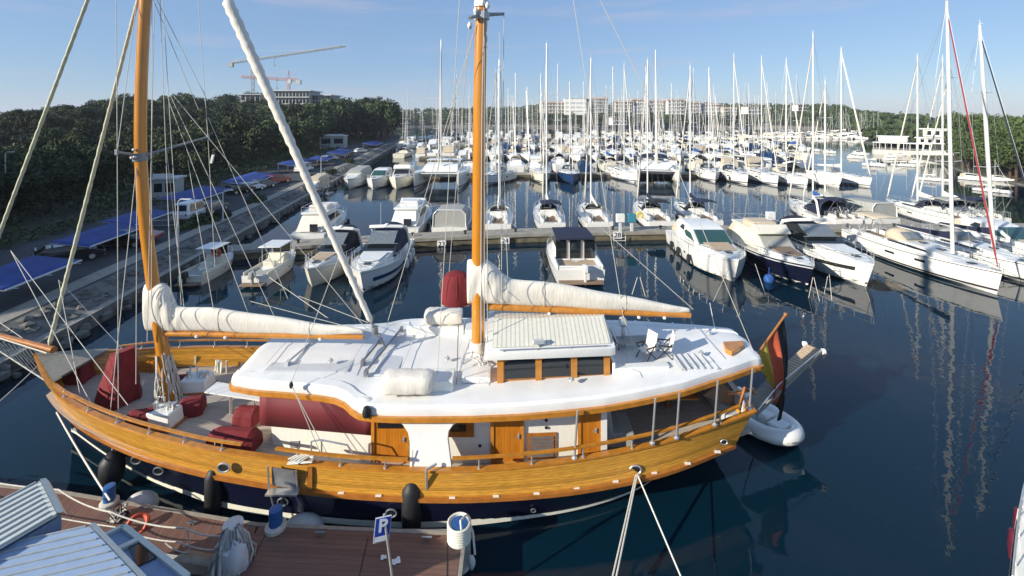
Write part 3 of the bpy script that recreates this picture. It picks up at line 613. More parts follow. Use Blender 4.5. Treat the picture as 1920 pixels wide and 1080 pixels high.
# standing and running rigging, each rope by where it starts and ends
R_ = [((218, -10), 18, (220, 285), 17.6), ((258, -10), 19.2, (220, 285), 17.6), ((220, 285), 17.6, (222, 770), 17.1), ((256, 310), 19.1, (205, 790), 17.0), ((257, 310), 19.1, (255, 720), 18), ((285, -5), 19.3, (284, 560), 18.9),
      ((290, -5), 19.2, (276, 640), 18.9), ((292, -5), 19.4, (390, 190), 21), ((286, -5), 19.4, (372, 205), 21.2), ((371, -5), 21.3, (390, 257), 21), ((390, 257), 21, (403, 500), 21.6), ((300, -5), 19.3, (322, 570), 19.2), ((305, -5), 19.4, (340, 572), 19.2),
      ((313, 180), 19.6, (470, 600), 19.4), ((320, 180), 19.6, (520, 605), 19.3), ((326, 180), 19.6, (690, 620), 19.2), ((312, 280), 19.9, (345, 575), 19.2), ((352, 300), 20, (400, 578), 19.2),
      ((390, 220), 20.6, (540, 560), 19.6), ((20, 470), 21, (175, 765), 17.3), ((20, 470), 21, (240, 760), 17.5), ((110, 525), 19.9, (235, 660), 19.5), ((110, 525), 19.9, (150, 740), 17.8),
      ((640, 470), 20, (545, 720), 16.5), ((545, 720), 16.5, (618, 860), 15.8), ((548, 724), 16.5, (604, 858), 15.9), ((862, -10), 17.5, (820, 700), 16.9), ((893, 45), 18.8, (790, 430), 21.5), ((893, 45), 18.8, (725, 610), 19.5),
      ((880, 48), 18.2, (838, 560), 21.4), ((913, 60), 18.8, (914, 700), 17.2), ((908, 60), 18.7, (908, 640), 18.5), ((945, 26), 20.2, (940, 530), 19.0), ((936, 60), 20, (952, 520), 18.9), ((928, 500), 19, (958, 560), 18.7),
      ((1125, 0), 19.1, (1205, 160), 19.2), ((1205, 160), 19.2, (1418, 672), 18.6), ((1075, 0), 19, (1168, 590), 19), ((1168, 590), 19, (1190, 655), 18.6), ((1130, 430), 20, (1300, 580), 19.3), ((1195, 520), 19.4, (1185, 552), 19.2), ((1200, 520), 19.4, (1210, 556), 19.2),
      ((0, 605), 21, (80, 660), 19.8), ((470, 565), 19.4, (700, 625), 19.3), ((690, 605), 19.2, (560, 555), 19.4)]
mb = MB()
for a, ya, b, yb in R_:
    p, q_ = Q(*a, ya), Q(*b, yb); mb.tube([p, q_], .014, 5, cap=False)
gp('rigging', mb, 'rope')
p0 = P(545, 722, 3.6) if False else Q(546, 722, 16.5); gp('rigging_block', MB().blob(p0, (.08, .06, .14), n=6, k=4), 'black')
# foredeck fittings
def dk(px, py): 
    z = 1.8
    for _ in range(8): z = zd(P(px, py, z).x) + .06
    return P(px, py, z)
def deckbox(px, py, w_, d_, h_, rz=0.):
    p = dk(px, py); b = gp('deck_box', MB().box(p + V((0, 0, h_ / 2)), (w_, d_, h_), rz, top=.88), 'gel', bevel=.05)
    gp('plinth', MB().box(p + V((0, 0, .04)), (w_ + .1, d_ + .1, .08), rz), 'trimwood', b)
    for s_ in (-.3, .15, .35): gp('winch', MB().lathe([(.1, 0), (.07, .1), (.09, .2), (.1, .24)], p + V((s_ * w_, 0, h_)), 10), 'steel', b)
    gp('pipe_frame', MB().tube([p + V((-.35, .1, h_)), p + V((-.35, .1, h_ + .4)), p + V((-.05, .1, h_ + .4)), p + V((-.05, .1, h_))], .03, 6), 'steel', b)
deckbox(308, 795, 1.1, .75, .6, -.1); deckbox(369, 729, 1.2, .9, .55, .12)
for a, b in ((215, 660), (275, 662), (367, 668), (425, 676), (452, 680)):
    p = V((0, 0, 0)); p = P(a, b, 2.45); gp('belaying_post', MB().tube([p, p + V((0, 0, -.75))], .05, 6), 'rope' if a > 300 else 'steel')
mb = MB(); q = random.Random(21)
for k in range(16):
    a, b = q.uniform(407, 420), q.uniform(672, 678); p = P(a, b, 2.35) + V((0, -.1, 0)); mb.tube([p, p + V((q.uniform(-.12, .12), -.05, -.45)), p + V((q.uniform(-.25, .25), -.1, -.75))], .03, 5)
gp('hanging_coil', mb, 'ropelight')
mb = MB()
for k in range(7): mb.box(P(281, 672 + k * 3.6, 2.6 - k * .09) + V((0, -.3, 0)) , (.9, .08, .06))
for k in (-.4, -.1, .2, .42): mb.box(P(281, 684, 2.3) + V((k, -.32, 0)), (.05, .06, .75))
gp('boat_ladder', mb, 'doorwood')
mb = MB()
p = off_at(-7.0, .12); 
for k in range(5): mb.tube([p + V((-.6 + .1 * k, -.05 * k, 0)), p + V((-.2 + .1 * k, .15, .12)), p + V((.25, .02 * k, .04)), p + V((.1 + .04 * k, -.12, 0)), p + V((-.55, -.1 - .02 * k, -.02))], .032, 5)
gp('mooring_coil', mb, 'ropelight')
mb = MB(); p = off_at(-6.9, .1, .2); mb.tube([p, p + V((0, 0, .5)), p + V((.3, .05, .52)), p + V((1.2, .1, .3)), p + V((1.4, .1, 0))], .03, 6); mb.tube([p + V((.35, 0, 0)), p + V((.35, 0, .52))], .03, 6); gp('pin_rail', mb, 'steel')
# passerelle at the stern
a, b = Q(1405, 765, 18.6), Q(1526, 652, 21.3); ux = (b - a).normalized(); sx = V((ux.y, -ux.x, 0)).normalized() * .36
mb = MB(); mb.add([a - sx, a + sx, b + sx, b - sx, a - sx - V((0, 0, .12)), a + sx - V((0, 0, .12)), b + sx - V((0, 0, .12)), b - sx - V((0, 0, .12))], [(0, 1, 2, 3), (4, 5, 6, 7), (0, 1, 5, 4), (1, 2, 6, 5), (2, 3, 7, 6), (3, 0, 4, 7)])
pas = gp('gangway', mb, 'deckgrey'); mb = MB(); m0, m1 = a.lerp(b, .42), a.lerp(b, .98)
for k in range(18):
    c_ = m0.lerp(m1, k / 17) + V((0, 0, .03)); mb.prism([c_ - sx * .85 - ux * .06, c_ + sx * .85 - ux * .06, c_ + sx * .85 + ux * .06, c_ - sx * .85 + ux * .06], (0, 0, .03))
gp('grating', mb, 'tanpad', pas)
for s_ in (-1, 1): gp('roller', MB().lathe([(.13, -.06), (.13, .06)], b + sx * s_ * 1.1, 12, Mx=Matrix.Rotation(math.pi / 2, 3, 'Y')), 'gel', pas)
gp('gangway_rail', MB().tube([a + sx + V((0, 0, .1)), a.lerp(b, .3) + sx + V((0, 0, .35)), b + sx + V((0, 0, .1))], .025, 6), 'steel', pas)
gp('stern_davit', MB().tube([cap[-1] + V((-.5, .1, 0)), cap[-1] + V((-.2, .3, .75)), cap[-1] + V((.35, .6, .35))], .06, 8).tube([cap[-1] + V((-.9, .3, .5)), cap[-1] + V((.3, .5, .55))], .06, 8), 'trimwood')
# ------------------------------------------------------------------ things that lie on or hang from the yacht
def cover(name, px, py, d, top, label, rz=0., shape='box', seed=1, skew=0.):
    p = dk(px, py); q = random.Random(seed); L_, W_, H_ = d; mb = MB()
    if shape == 'box':
        rings = []
        for k in range(9):
            t = k / 8; f_ = lerp(1, top, t); r = []
            for j in range(20):
                a = 2 * math.pi * j / 20; cx, sx_ = math.cos(a), math.sin(a); m_ = max(abs(cx), abs(sx_)); cx, sx_ = cx / m_ * .5, sx_ / m_ * .5
                r.append(V((cx * L_ * lerp(1, f_, .9) + skew * t, sx_ * W_ * f_, H_ * t * (1 - .1 * (cx < 0) * t))) + V((q.uniform(-.03, .03), q.uniform(-.03, .03), 0)) * (1 if k < 8 else .3))
            rings.append(r)
        mb.loft(rings, closed=True, ends=True)
    else:                                                     # rounded hood over a bench
        rings = []
        for k in range(9):
            x = -L_ / 2 + L_ * k / 8; r = []; s_ = .86 if k in (0, 8) else 1
            for j in range(8):
                a = math.pi * j / 7; r.append(V((x, W_ / 2 * math.cos(a) * s_, H_ * (math.sin(a) ** .6) * s_)) + V((0, q.uniform(-.015, .015), q.uniform(-.015, .015))))
            rings.append(r)
        mb.loft(rings, closed=True, ends=True)
    o = mb.build(name, 'red', None, sharp=45 if shape == 'box' else 18); o.location = p; o.rotation_euler = (0, 0, rz); tag(o, label, 'canvas cover', 'dark red covers on the foredeck'); return o
cover('canvas_cover', 222, 748, (1.45, 1.25, 2.2), .5, 'tallest dark red canvas cover with sloping sides, standing on the foredeck before the foremast', -.45, seed=2, skew=.3)
cover('canvas_cover', 148, 712, (.9, .9, .9), .6, 'small dark red cover at the very bow of the wooden yacht, in shade', .2, seed=3)
cover('canvas_cover', 267, 797, (.95, .6, .62), .6, 'dark red cover directly before the white deck box nearest the rail', .3, 'hood', 4)
cover('canvas_cover', 361, 773, (.85, .75, .62), .6, 'small dark red hood on deck just aft of the foremast foot', .35, 'hood', 5)
cover('canvas_cover', 465, 790, (.95, .7, .6), .6, 'dark red hood under the white table beside the deckhouse', -.1, 'hood', 6)
cover('canvas_cover', 440, 838, (1.75, .85, .68), .6, 'long dark red hood lying along the near rail by the deckhouse', -.06, 'hood', 7)
cover('canvas_cover', 345, 722, (.8, .6, .45), .6, 'low dark red cover hidden behind the white deck box by the foremast', .1, 'hood', 8)
t = thing('deck_table', dk(438, 776), 'white folding table standing on the foredeck in front of the deckhouse', 'table'); z_ = .78
q4 = [P(383, 737, t.location.z + z_), P(407, 718, t.location.z + z_), P(497, 733, t.location.z + z_), P(497, 754, t.location.z + z_)]
mb = MB().prism(q4, (0, 0, .05)); mb.build('tabletop', 'gel', t, world=True)
for a, b in ((433, 776), (478, 785)): mb = MB(); p = dk(a, b); mb.tube([p, V((p.x, p.y, t.location.z + z_))], .06, 8); mb.build('leg', 'steel', t, world=True)
def canister(px, py, z, w_, d_, h_, label, cat, name):
    p = P(px, py, z); q = random.Random(px); mb = MB(); rings = []
    for k in range(11):
        x = -w_ / 2 + w_ * k / 10; s_ = .84 if k in (0, 10) else 1; sgp = lambda v: math.copysign(abs(v) ** .55, v); rings.append([V((x, d_ / 2 * sgp(math.cos(2 * math.pi * j / 16)) * s_ + q.uniform(-.03, .03), h_ / 2 + h_ / 2 * sgp(math.sin(2 * math.pi * j / 16)) * s_ + q.uniform(-.03, .02))) for j in range(16)])
    mb.loft(rings, closed=True, ends=True); o = mb.build(name, 'sail', None, sharp=60); o.location = p; tag(o, label, cat, 'covered liferafts on the deckhouse roof')
canister(765, 732, 4.1, 1.75, .85, .66, 'liferaft in a cream canvas cover on the near edge of the deckhouse roof', 'liferaft', 'liferaft')
canister(832, 604, 4.45, 1.7, .85, .6, 'cream covered liferaft on the far edge of the deckhouse roof, below the red dome', 'liferaft', 'liferaft')
p = Q(855, 566, 19.6); o = MB().lathe([(.62, 0), (.66, .1), (.67, .5), (.6, .95), (.42, 1.22), (.15, 1.33), (0, 1.34)], (0, 0, 0), 18); o = o.build('canvas_cover', 'red', None, sharp=30); o.location = p; tag(o, 'dark red domed canvas cover strapped behind the main mast above the roof', 'canvas cover')
seams = MB()
for k in range(9): seams.tube([(r * math.cos(k * .7), r * math.sin(k * .7), z) for r, z in ((.63, 0), (.675, .5), (.61, .95), (.43, 1.22), (.05, 1.35))], .012, 4)
seams.build('seam', 'redpanel', o)
MB().box((0, 0, -.06), (1.2, .5, .07)).box((.75, 0, -.06), (.8, .12, .1)).build('bracket', 'gelgrey', o)
for (px, py, lb, rz) in ((1212, 672, 'folding sling chair on the aft roof deck next to the wheelhouse', .5), (1246, 668, 'pale padded sling chair with its back upright, farther aft on the roof deck', -.2)):
    ch = thing('deck_chair', P(px, py, 4.25), lb, 'deck chair', 'sling chairs on the roof deck', rz); ch.scale = (.85, .85, .85)
    MB().box((0, 0, .42), (.6, .6, .06)).build('seat', 'gelgrey', ch, bevel=.02)
    MB().box((.35, 0, .8), (.07, .6, .8), M4=Matrix.Rotation(.25, 3, 'Y')).build('backrest', 'sail', ch, bevel=.02)
    for sy in (-1, 1): MB().tube([(-.35, .32 * sy, 0), (.3, .32 * sy, .75)], .025, 6).build('leg', 'black', ch); MB().tube([(.35, .32 * sy, 0), (-.3, .32 * sy, .6)], .025, 6).build('leg', 'black', ch); MB().box((0, .33 * sy, .64), (.6, .06, .04)).build('armrest', 'black', ch)
t = thing('sun_lounger', P(1183, 650, 4.3), 'low pale sun lounger against the aft wall of the wheelhouse', 'sun lounger', None, .1)
MB().box((0, 0, .3), (1.5, .55, .07)).build('seat', 'greycanvas', t, bevel=.02); MB().box((-.75, 0, .5), (.07, .55, .55), M4=Matrix.Rotation(-.5, 3, 'Y')).build('backrest', 'gelgrey', t, bevel=.02)
for sx_ in (-.6, .6):
    for sy in (-.22, .22): MB().tube([(sx_, sy, 0), (sx_, sy, .3)], .025, 6).build('leg', 'black', t)
def fender(px, py, z, r, l, label):
    p = P(px, py, z); t = thing('fender', p, label, 'fender', 'black fenders on the wooden yacht'); h_ = l / 2
    MB().lathe([(.03, -h_), (r * .5, -h_ + .05), (r * .95, -h_ + .28), (r, 0), (r * .95, h_ - .28), (r * .5, h_ - .05), (.04, h_), (.03, h_ + .08)], (0, 0, 0), 16).build('body', 'black', t)
    MB().tube([(0, 0, h_), (0, .1, h_ + .95)], .018, 5).build('rope', 'rope', t)
fender(210, 880, .75, .4, 1.25, 'fat black fender hanging at the bow of the wooden yacht, in shade'); fender(400, 922, .78, .28, 1.7, 'long black fender below the round chrome fairlead'); fender(772, 953, .8, .34, 1.85, 'large black fender amidships behind the blue parking sign')
# flag
fl = thing('flag', Q(1416, 668, 18.9), 'black, red and gold flag hanging in folds from a raked staff at the stern', 'flag')
a, b = Q(1413, 674, 18.9), Q(1473, 590, 19.9); MB().tube([a, b], .045, 8).blob(b, (.09, .09, .09), n=8, k=5).build('flagstaff', 'trimwood', fl, world=True)
top_, bot_ = a.lerp(b, .94), a.lerp(b, .15)
rows = []
for i in range(25):
    u = i / 24; r = []
    for j in range(25):
        v = j / 24; hp = top_.lerp(bot_, v)
        endp = Q(lerp(1462, 1438, v), lerp(790, 700, v ** 1.0), 19.0 + .1 * v) if True else hp
        p = hp.lerp(endp, u); sw = math.sin(u * math.pi)
        p += V((.32 * sw * (1 - v), .22 * math.sin(v * 14 + u * 3) * u ** .6, -.35 * sw * (1 - .2 * v)))
        p.x += .1 * math.cos(v * 14 + u * 3) * u
        r.append(p)
    rows.append(r)
mb = MB(); mb.loft(rows, ms=[0] * 7 + [1] * 9 + [2] * 8); o = mb.build('cloth', ['flagblack', 'flagred', 'flaggold'], fl, world=True, sharp=180); o.modifiers.new('s', 'SOLIDIFY').thickness = .008
# ================================================================== other boats
class Hull:
    def __init__(s, L, B, fs, fb, rake=.8, sw=.8, mid=.42, full=2.3, n=16):
        s.L, s.B, s.fs, s.fb, s.rake, s.sw, s.mid, s.full, s.n = L, B, fs, fb, rake, sw, mid, full, n
    def half(s, x):
        t = min(1, max(0, (x + s.L / 2) / s.L))
        if t > s.mid: return s.B / 2 * max(0.004, 1 - ((t - s.mid) / (1 - s.mid)) ** s.full)
        return s.B / 2 * (s.sw + (1 - s.sw) * math.sin(t / s.mid * math.pi / 2))
    def zd(s, x):
        t = min(1, max(0, (x + s.L / 2) / s.L)); return s.fs + (s.fb - s.fs) * t ** 1.7
    def pt(s, x, k, o=0.):                             # k: 0 keel .. 1 deck edge
        t = (x + s.L / 2) / s.L; b = s.half(x); z = lerp(-.35, s.zd(x), k); f = [0, .8, .9, .97, 1.0][min(4, int(k * 4 + .01))]
        fl = lerp(1, f, .35 + .65 * t) if k > 0 else 0
        return V((x - s.rake * (1 - k) * max(0, t) ** 5, b * fl + o, z))
    def side(s, ks=(0, .25, .5, .75, 1), o=0., x0=0., x1=1.):
        xs = [lerp(-s.L / 2, s.L / 2, lerp(x0, x1, 1 - (1 - i / (s.n - 1)) ** 1.35)) for i in range(s.n)]
        return [[s.pt(x, k, o) for k in ks] for x in xs]
    def hull(s, mb, m=0):
        R = s.side(); full = [[V((p.x, -p.y, p.z)) for p in r[::-1]] + r[1:] for r in R]; mb.loft(full, m); mb.f.append([len(mb.v) - len(full) * 9 + j for j in range(9)]); mb.uv.append(None); mb.m.append(m); return mb
    def deck(s, mb, m=0, inset=.0, dz=-.05, x0=0., x1=1.):
        R = s.side((1,), 0, x0, x1); mb.loft([[V((r[0].x, lerp(-1, 1, j / 6) * max(.003, r[0].y - .04), r[0].z + dz + .05 * (1 - abs(j - 3) / 3))) for j in range(7)] for r in R], m); return mb
    def band(s, mb, k0, k1, m=0, o=.012, x0=0., x1=1.):
        for sg in (1, -1):
            R = []
            for i in range(s.n):
                x = lerp(-s.L / 2, s.L / 2, lerp(x0, x1, i / (s.n - 1))); t = (x + s.L / 2) / s.L
                def g(k):
                    b = s.half(x); f = interp([(0, 0), (.25, .8), (.5, .9), (.75, .97), (1, 1)], k); fl = lerp(1, f, .35 + .65 * t)
                    return V((x - s.rake * (1 - k) * max(0, t) ** 5, sg * (b * fl + o), lerp(-.35, s.zd(x), k)))
                R.append([g(k0), g(k1)])
            mb.loft(R, m)
        return mb
    def rim(s, x0, x1, h, n=16, inset=.1, sg=1):
        return [V((x, sg * max(.02, s.half(x) - inset), s.zd(x) + h)) for x in [lerp(-s.L / 2, s.L / 2, lerp(x0, x1, i / n)) for i in range(n + 1)]]
def rails(h, t, x0, x1, hh=.65, m='steel', posts=6, name='guard_rail', close=True):
    mb = MB()
    for sg in (1, -1):
        top = h.rim(x0, x1, hh, sg=sg); mb.tube(top, .022, 5); mb.tube([p - V((0, 0, hh * .45)) for p in top], .012, 4)
        for k in range(posts + 1): p = top[round(k * 16 / posts)]; mb.tube([p, p - V((0, 0, hh))], .018, 5)
    if close: mb.tube([h.rim(x0, x1, hh, sg=1)[-1], h.rim(x0, x1, hh, sg=-1)[-1]], .022, 5)
    return mb.build(name, m, t)
def mast_parts(t, x, z, mh, L, B, cover='sail', boom=True, lean=(0, 0), jib=None, r=.11, spreads=2, mm='alu', jibr=.09, bowx=None, bowz=1.5, stern=None, wires=True, boomL=.4):
    top = V((x + lean[0], lean[1], z + mh)); b0 = V((x, 0, z))
    mb = MB().tube([b0, b0.lerp(top, .7), top], [r, r, r * .7], 8, sq=1.35); mb.tube([top, top + V((0, 0, .5))], .012, 4); mb.box(top + V((.1, 0, .12)), (.4, .05, .05)); ma = mb.build('mast', mm, t)
    for k in range(spreads):
        p = b0.lerp(top, (k + 1) / (spreads + 1) + .03); s_ = B * .27 * (1 - .2 * k); MB().tube([p + V((-.2, -s_, .05)), p, p + V((-.2, s_, .05))], .035, 5).build('spreader', mm, ma)
    if wires:
        w_ = MB(); bx = bowx if bowx else L / 2 - .2
        for sg in (-1, 1):
            s_ = B * .27; prev = V((x - .3, sg * B * .43, bowz - .2))
            for k in range(spreads):
                p = b0.lerp(top, (k + 1) / (spreads + 1) + .03) + V((-.2, sg * s_ * (1 - .2 * k), .05)); w_.tube([prev, p], .012, 3, cap=False); prev = p
            w_.tube([prev, top], .012, 3, cap=False)
            w_.tube([V((-L / 2 + .2, sg * B * .25, 1.2)), b0.lerp(top, .97)], .01, 3, cap=False)
        w_.tube([V((bx, 0, bowz)), b0.lerp(top, .98)], .012, 3, cap=False); w_.build('rigging', 'wire', ma)
    if jib:
        bx = bowx if bowx else L / 2 - .35; p0, p1 = V((bx, 0, bowz + .2)), b0.lerp(top, .95); n_ = 14
        MB().tube([p0.lerp(p1, i / n_) for i in range(n_ + 1)], [.03] + [jibr * (1.15 - .5 * i / n_) for i in range(1, n_)] + [.03], 7).build('furled_jib', jib, t)
    if boom:
        bl = L * boomL; p0 = V((x - .15, 0, z + 1.1)); p1 = V((x - bl, 0, z + 1.0)); bo = MB().tube([p0, p1], .08, 8).build('boom', mm, t)
        if cover:
            rg = []
            for i in range(9):
                u = i / 8; c_ = p0.lerp(p1, u); hh = lerp(.75, .18, u ** .6); ww = lerp(.17, .09, u)
                rg.append([c_ + V((0, ww * math.sin(a), .02 + hh * (.5 - .5 * math.cos(a)))) for a in [2 * math.pi * j / 8 for j in range(8)]])
            MB().loft(rg, closed=True, ends=True).build('sail_cover', cover, bo)
    return ma
def arc_hood(t, name, x0, x1, w0, w1, z, h, m, parent=None, ribs=True, thick=.03):   # canvas stretched over hoops
    rg = []
    for i in range(6):
        u = i / 5; x = lerp(x0, x1, u); ww = lerp(w0, w1, u); hh = h * (1 - .75 * max(0, u - .35) / .65) if x1 > x0 else h
        rg.append([V((x, ww * math.cos(math.pi * j / 10), z + hh * math.sin(math.pi * j / 10) ** .55)) for j in range(11)])
    o = MB().loft(rg).build(name, m, t); o.modifiers.new('s', 'SOLIDIFY').thickness = thick; return o
def bimini(t, x0, x1, w, z0, z1, m, name='bimini'):
    rg = [[V((x, w * (2 * j / 8 - 1), z1 + .16 * math.sin(math.pi * j / 8) + .08 * math.sin(math.pi * i / 4))) for j in range(9)] for i, x in enumerate([lerp(x0, x1, k / 4) for k in range(5)])]
    o = MB().loft(rg).build(name, m, t); o.modifiers.new('s', 'SOLIDIFY').thickness = .03; mb = MB()
    for sy in (-1, 1):
        for x in (x0, x1): mb.tube([((x0 + x1) / 2, w * sy, z0), (x, w * sy, z1)], .022, 5)
    mb.build('bimini_frame', 'steel', o); return o
def sailboat(loc, rz, label, L=12, B=3.9, fb=1.25, mh=17, group=None, hullm='gel', cover='sail', hood='greycanvas', bim=None, jib='sail', stripe='navycanvas', mast_x=.06, lean=(0, 0), wheel=True, ports=True, mm='alu', jibr=.1, r=.11, sw=.82, spreads=2, cat='sailing boat', fen=0, boomL=.38):
    t = thing('sailing_boat', loc, label, cat, group, rz); h = Hull(L, B, fb, fb * 1.22, .5, sw, .4, 2.2)
    h.hull(MB()).build('hull', hullm, t); h.band(MB(), .27, .345).build('boot_stripe', stripe, t); h.band(MB(), .93, .96).build('sheer_stripe', stripe, t)
    if ports: h.band(MB(), .66, .75, x0=.42, x1=.5).band(MB(), .6, .7).build('hull_window', 'glass', t) if False else h.band(h.band(MB(), .66, .76, x0=.42, x1=.49), .68, .78, x0=.62, x1=.68).build('hull_window', 'glass', t)
    h.deck(MB()).build('deck', 'gel', t)
    zc = fb + .02; xa, xb = -L * .16, L * .27
    wf = lambda x, z: max(.25, h.half(x) * .66 - (z - zc) * .35)
    prof = [(xa, zc - .1), (xb + .3, zc + .12), (xb - .3, zc + .36), (L * .1, zc + .62), (xa + .1, zc + .66)]
    cb = MB().house(prof, wf).build('coachroof', 'gel', t, bevel=.07)
    MB().house([(xa + .5, zc + .28), (L * .16, zc + .27), (L * .13, zc + .44), (xa + .6, zc + .5)], wf, ext=.02).build('window', 'glass', cb)
    for x in (L * .04, L * .16, L * .34): MB().box((x, 0, h.zd(x) + (.66 if x < L * .08 else .5 if x < L * .2 else .04)), (.5, .5, .06)).build('hatch', 'glass', t)
    # cockpit: well, coamings, benches
    cw = MB().box((-L * .32, 0, fb + .01), (L * .28, B * .34, .03)); cw.build('cockpit_floor', 'teakpad', t)
    mb = MB()
    for sy in (-1, 1): mb.box((-L * .31, sy * B * .27, fb + .18), (L * .3, .32, .38), top=.8)
    mb.build('coaming', 'gel', t, bevel=.05)
    if wheel:
        for sy in (-1, 1):
            n_ = 14; c_ = V((-L * .38, sy * B * .16, fb + .75)); MB().tube([c_ + V((0, .38 * math.cos(a), .38 * math.sin(a))) for a in [2 * math.pi * k / n_ for k in range(n_ + 1)]], .022, 5).tube([c_ - V((0, 0, .7)), c_], .09, 6).tube([c_ - V((0, .38, 0)), c_ + V((0, .38, 0))], .012, 4).build('steering_wheel', 'steel', t)
    rails(h, t, .02, .985, .6, posts=9)
    mb = MB()
    for sg in (1, -1): p = h.rim(0, .08, .75, 4, sg=sg); mb.tube(p, .03, 5); [mb.tube([q_, q_ - V((0, 0, .75))], .025, 5) for q_ in (p[0], p[-1])]
    mb.build('stern_rail', 'steel', t)
    if hood:
        arc_hood(t, 'sprayhood', -L * .15, -L * .02, B * .3, B * .27, fb + .45, 1.05, hood); 
        rg = [[V((lerp(-L * .06, -L * .012, u), B * .2 * v, fb + lerp(1.35, .85, u))) for v in (-1, -.33, .33, 1)] for u in (0, 1)]; o = MB().loft(rg).build('hood_window', 'clearglass', t)
        o.modifiers.new('s', 'SOLIDIFY').thickness = .05
    if bim: bimini(t, -L * .44, -L * .22, B * .32, fb + .2, fb + 2.05, bim)
    mast_parts(t, L * mast_x, fb + .6, mh, L, B, cover, True, lean, jib, r, spreads, mm, jibr, bowz=fb * 1.25, boomL=boomL)
    if fen: hull_fenders(h, t, fen, label)
    MB().box((L / 2 - .5, 0, h.zd(L / 2) + .05), (.7, .16, .12)).build('bow_roller', 'steel', t)
    return t
FEN = []
def hull_fenders(h, t, spec, ctx, m='black', r=.17, l=.75):
    R = Matrix.Rotation(t.rotation_euler.z, 3, 'Z')
    for u, sg in spec:
        x = lerp(-h.L / 2, h.L / 2, u); p = V((x, sg * (h.half(x) + r * .9), h.zd(x) * .45)); FEN.append((t.location + R @ p, r, l, h.zd(x) * .55, m, t, sg, u))
def cruiser(loc, rz, label, L=10, B=4, fs=1.1, fb=1.7, style='express', group=None, hullm='gel', stripe=None, top='gel', pad='tanpad', canvas='beige', cat='motor boat', fen=None, fenm='black', stripek=(.5, .66), detail=True, outboard=None):
    t = thing('motor_boat', loc, label, cat, group, rz); h = Hull(L, B, fs, fb, 1.0, .88, .5, 2.6)
    h.hull(MB()).build('hull', hullm, t); h.deck(MB()).build('deck', 'gel', t)
    h.band(MB(), .24, .3).build('boot_stripe', 'navycanvas' if hullm == 'gel' else 'gel', t)
    h.band(MB(), .9, .945, o=.035).build('rubbing_strake', 'gelgrey' if style != 'tented' else 'greymetal', t)
    if stripe: h.band(MB(), stripek[0], stripek[1], x0=.3, x1=.93).build('hull_stripe', stripe, t)
    if detail: rails(h, t, .42, .985, .6, posts=7); h.band(MB(), .62, .72, x0=.5, x1=.535).build('porthole', 'glass', t) 
    MB().box((-L / 2 - .35, 0, .28), (.9, B * .78, .12)).build('swim_platform', 'teakpad', t, bevel=.03)
    z0 = fs
    def wf(x, z): return max(.12, min(h.half(x) * .8, B * .4) - max(0, z - z0) * .2)
    if style in ('express', 'open', 'fly', 'classic'):
        # foredeck trunk cabin with sun pad
        fz = lambda x: h.zd(x)
        prof = [(L * .06, fz(0) - .1), (L * .42, fz(L * .42) - .02), (L * .36, fz(L * .36) + .18), (L * .2, fz(L * .2) + .38), (L * .06, fz(0) + .55)]
        tr_ = MB().house(prof, lambda x, z: max(.1, h.half(x) * .72 - max(0, z - fz(x)) * .3)).build('trunk_cabin', 'gel', t, bevel=.1)
        if pad: MB().house([(L * .12, fz(L * .12) + .5), (L * .31, fz(L * .31) + .29), (L * .31, fz(L * .31) + .36), (L * .12, fz(L * .12) + .57)], lambda x, z: h.half(x) * .5).build('sun_pad', pad, t, bevel=.03)
        MB().box((L * .345, 0, fz(L * .345) + .24), (.5, .5, .07)).build('hatch', 'glass', t)
    if style == 'express':
        k = [(-L * .3, z0), (L * .16, z0 + .4), (L * .13, z0 + .62), (-L * .02, z0 + 1.62), (-L * .12, z0 + 1.82), (-L * .3, z0 + 1.86), (-L * .36, z0 + 1.7)]
        cb = MB().house(k, wf).build('cabin', top, t, bevel=.14)
        gl = [(L * .155, z0 + .62), (L * .01, z0 + 1.55), (-L * .01, z0 + 1.55), (L * .13, z0 + .62)]
        MB().house([(a + .03, b + .03) for a, b in gl], lambda x, z: wf(x, z) * .86).build('windscreen', 'glassgreen', cb)
        MB().house([(L * .09, z0 + .72), (L * .0, z0 + 1.28), (-L * .1, z0 + 1.32), (-L * .13, z0 + 1.1), (-L * .08, z0 + .8)], wf, ext=.025).build('side_window', 'glassgreen', cb)
        MB().house([(-L * .15, z0 + 1.1), (-L * .15, z0 + 1.55), (-L * .2, z0 + 1.6), (-L * .25, z0 + 1.15)], wf, ext=.025).build('side_window', 'glass', cb)
        MB().house([(-L * .3, z0 + .2), (-L * .3, z0 + 1.8), (-L * .37, z0 + 1.6), (-L * .48, z0 + .25)], lambda x, z: wf(x, z) * .98).build('cockpit_cover', canvas, t, bevel=.08)
    if style == 'open':
        gl = [(L * .12, z0 + .45), (-L * .0, z0 + 1.15), (-L * .03, z0 + 1.15), (L * .08, z0 + .45)]
        ws = MB().house(gl, lambda x, z: wf(x, z) * .98).build('windscreen', 'glass', t)
        MB().tube([(L * .0, -wf(0, z0 + 1.1), z0 + 1.17), (L * .005, 0, z0 + 1.2), (L * .0, wf(0, z0 + 1.1), z0 + 1.17)], .035, 6).build('screen_frame', 'steel', ws)
        MB().house([(L * .1, z0 + .35), (L * .0, z0 + 1.1), (-L * .24, z0 + 1.15), (-L * .3, z0 + .35)], wf, ext=.0).build('canvas_side', canvas, t)
        hood = arc_hood(t, 'canopy', -L * .34, L * .0, B * .39, B * .37, z0 + .3, 1.95, canvas)
        rg = []
        for sy in (-1, 1): MB().tube([(-L * .33, sy * B * .41, z0), (-L * .25, sy * B * .38, z0 + 1.9), (-L * .15, sy * B * .35, z0 + 2.3), (-L * .13, 0, z0 + 2.4)], [.12, .12, .1, .1], 8, sq=1.6).build('radar_arch', top, t)
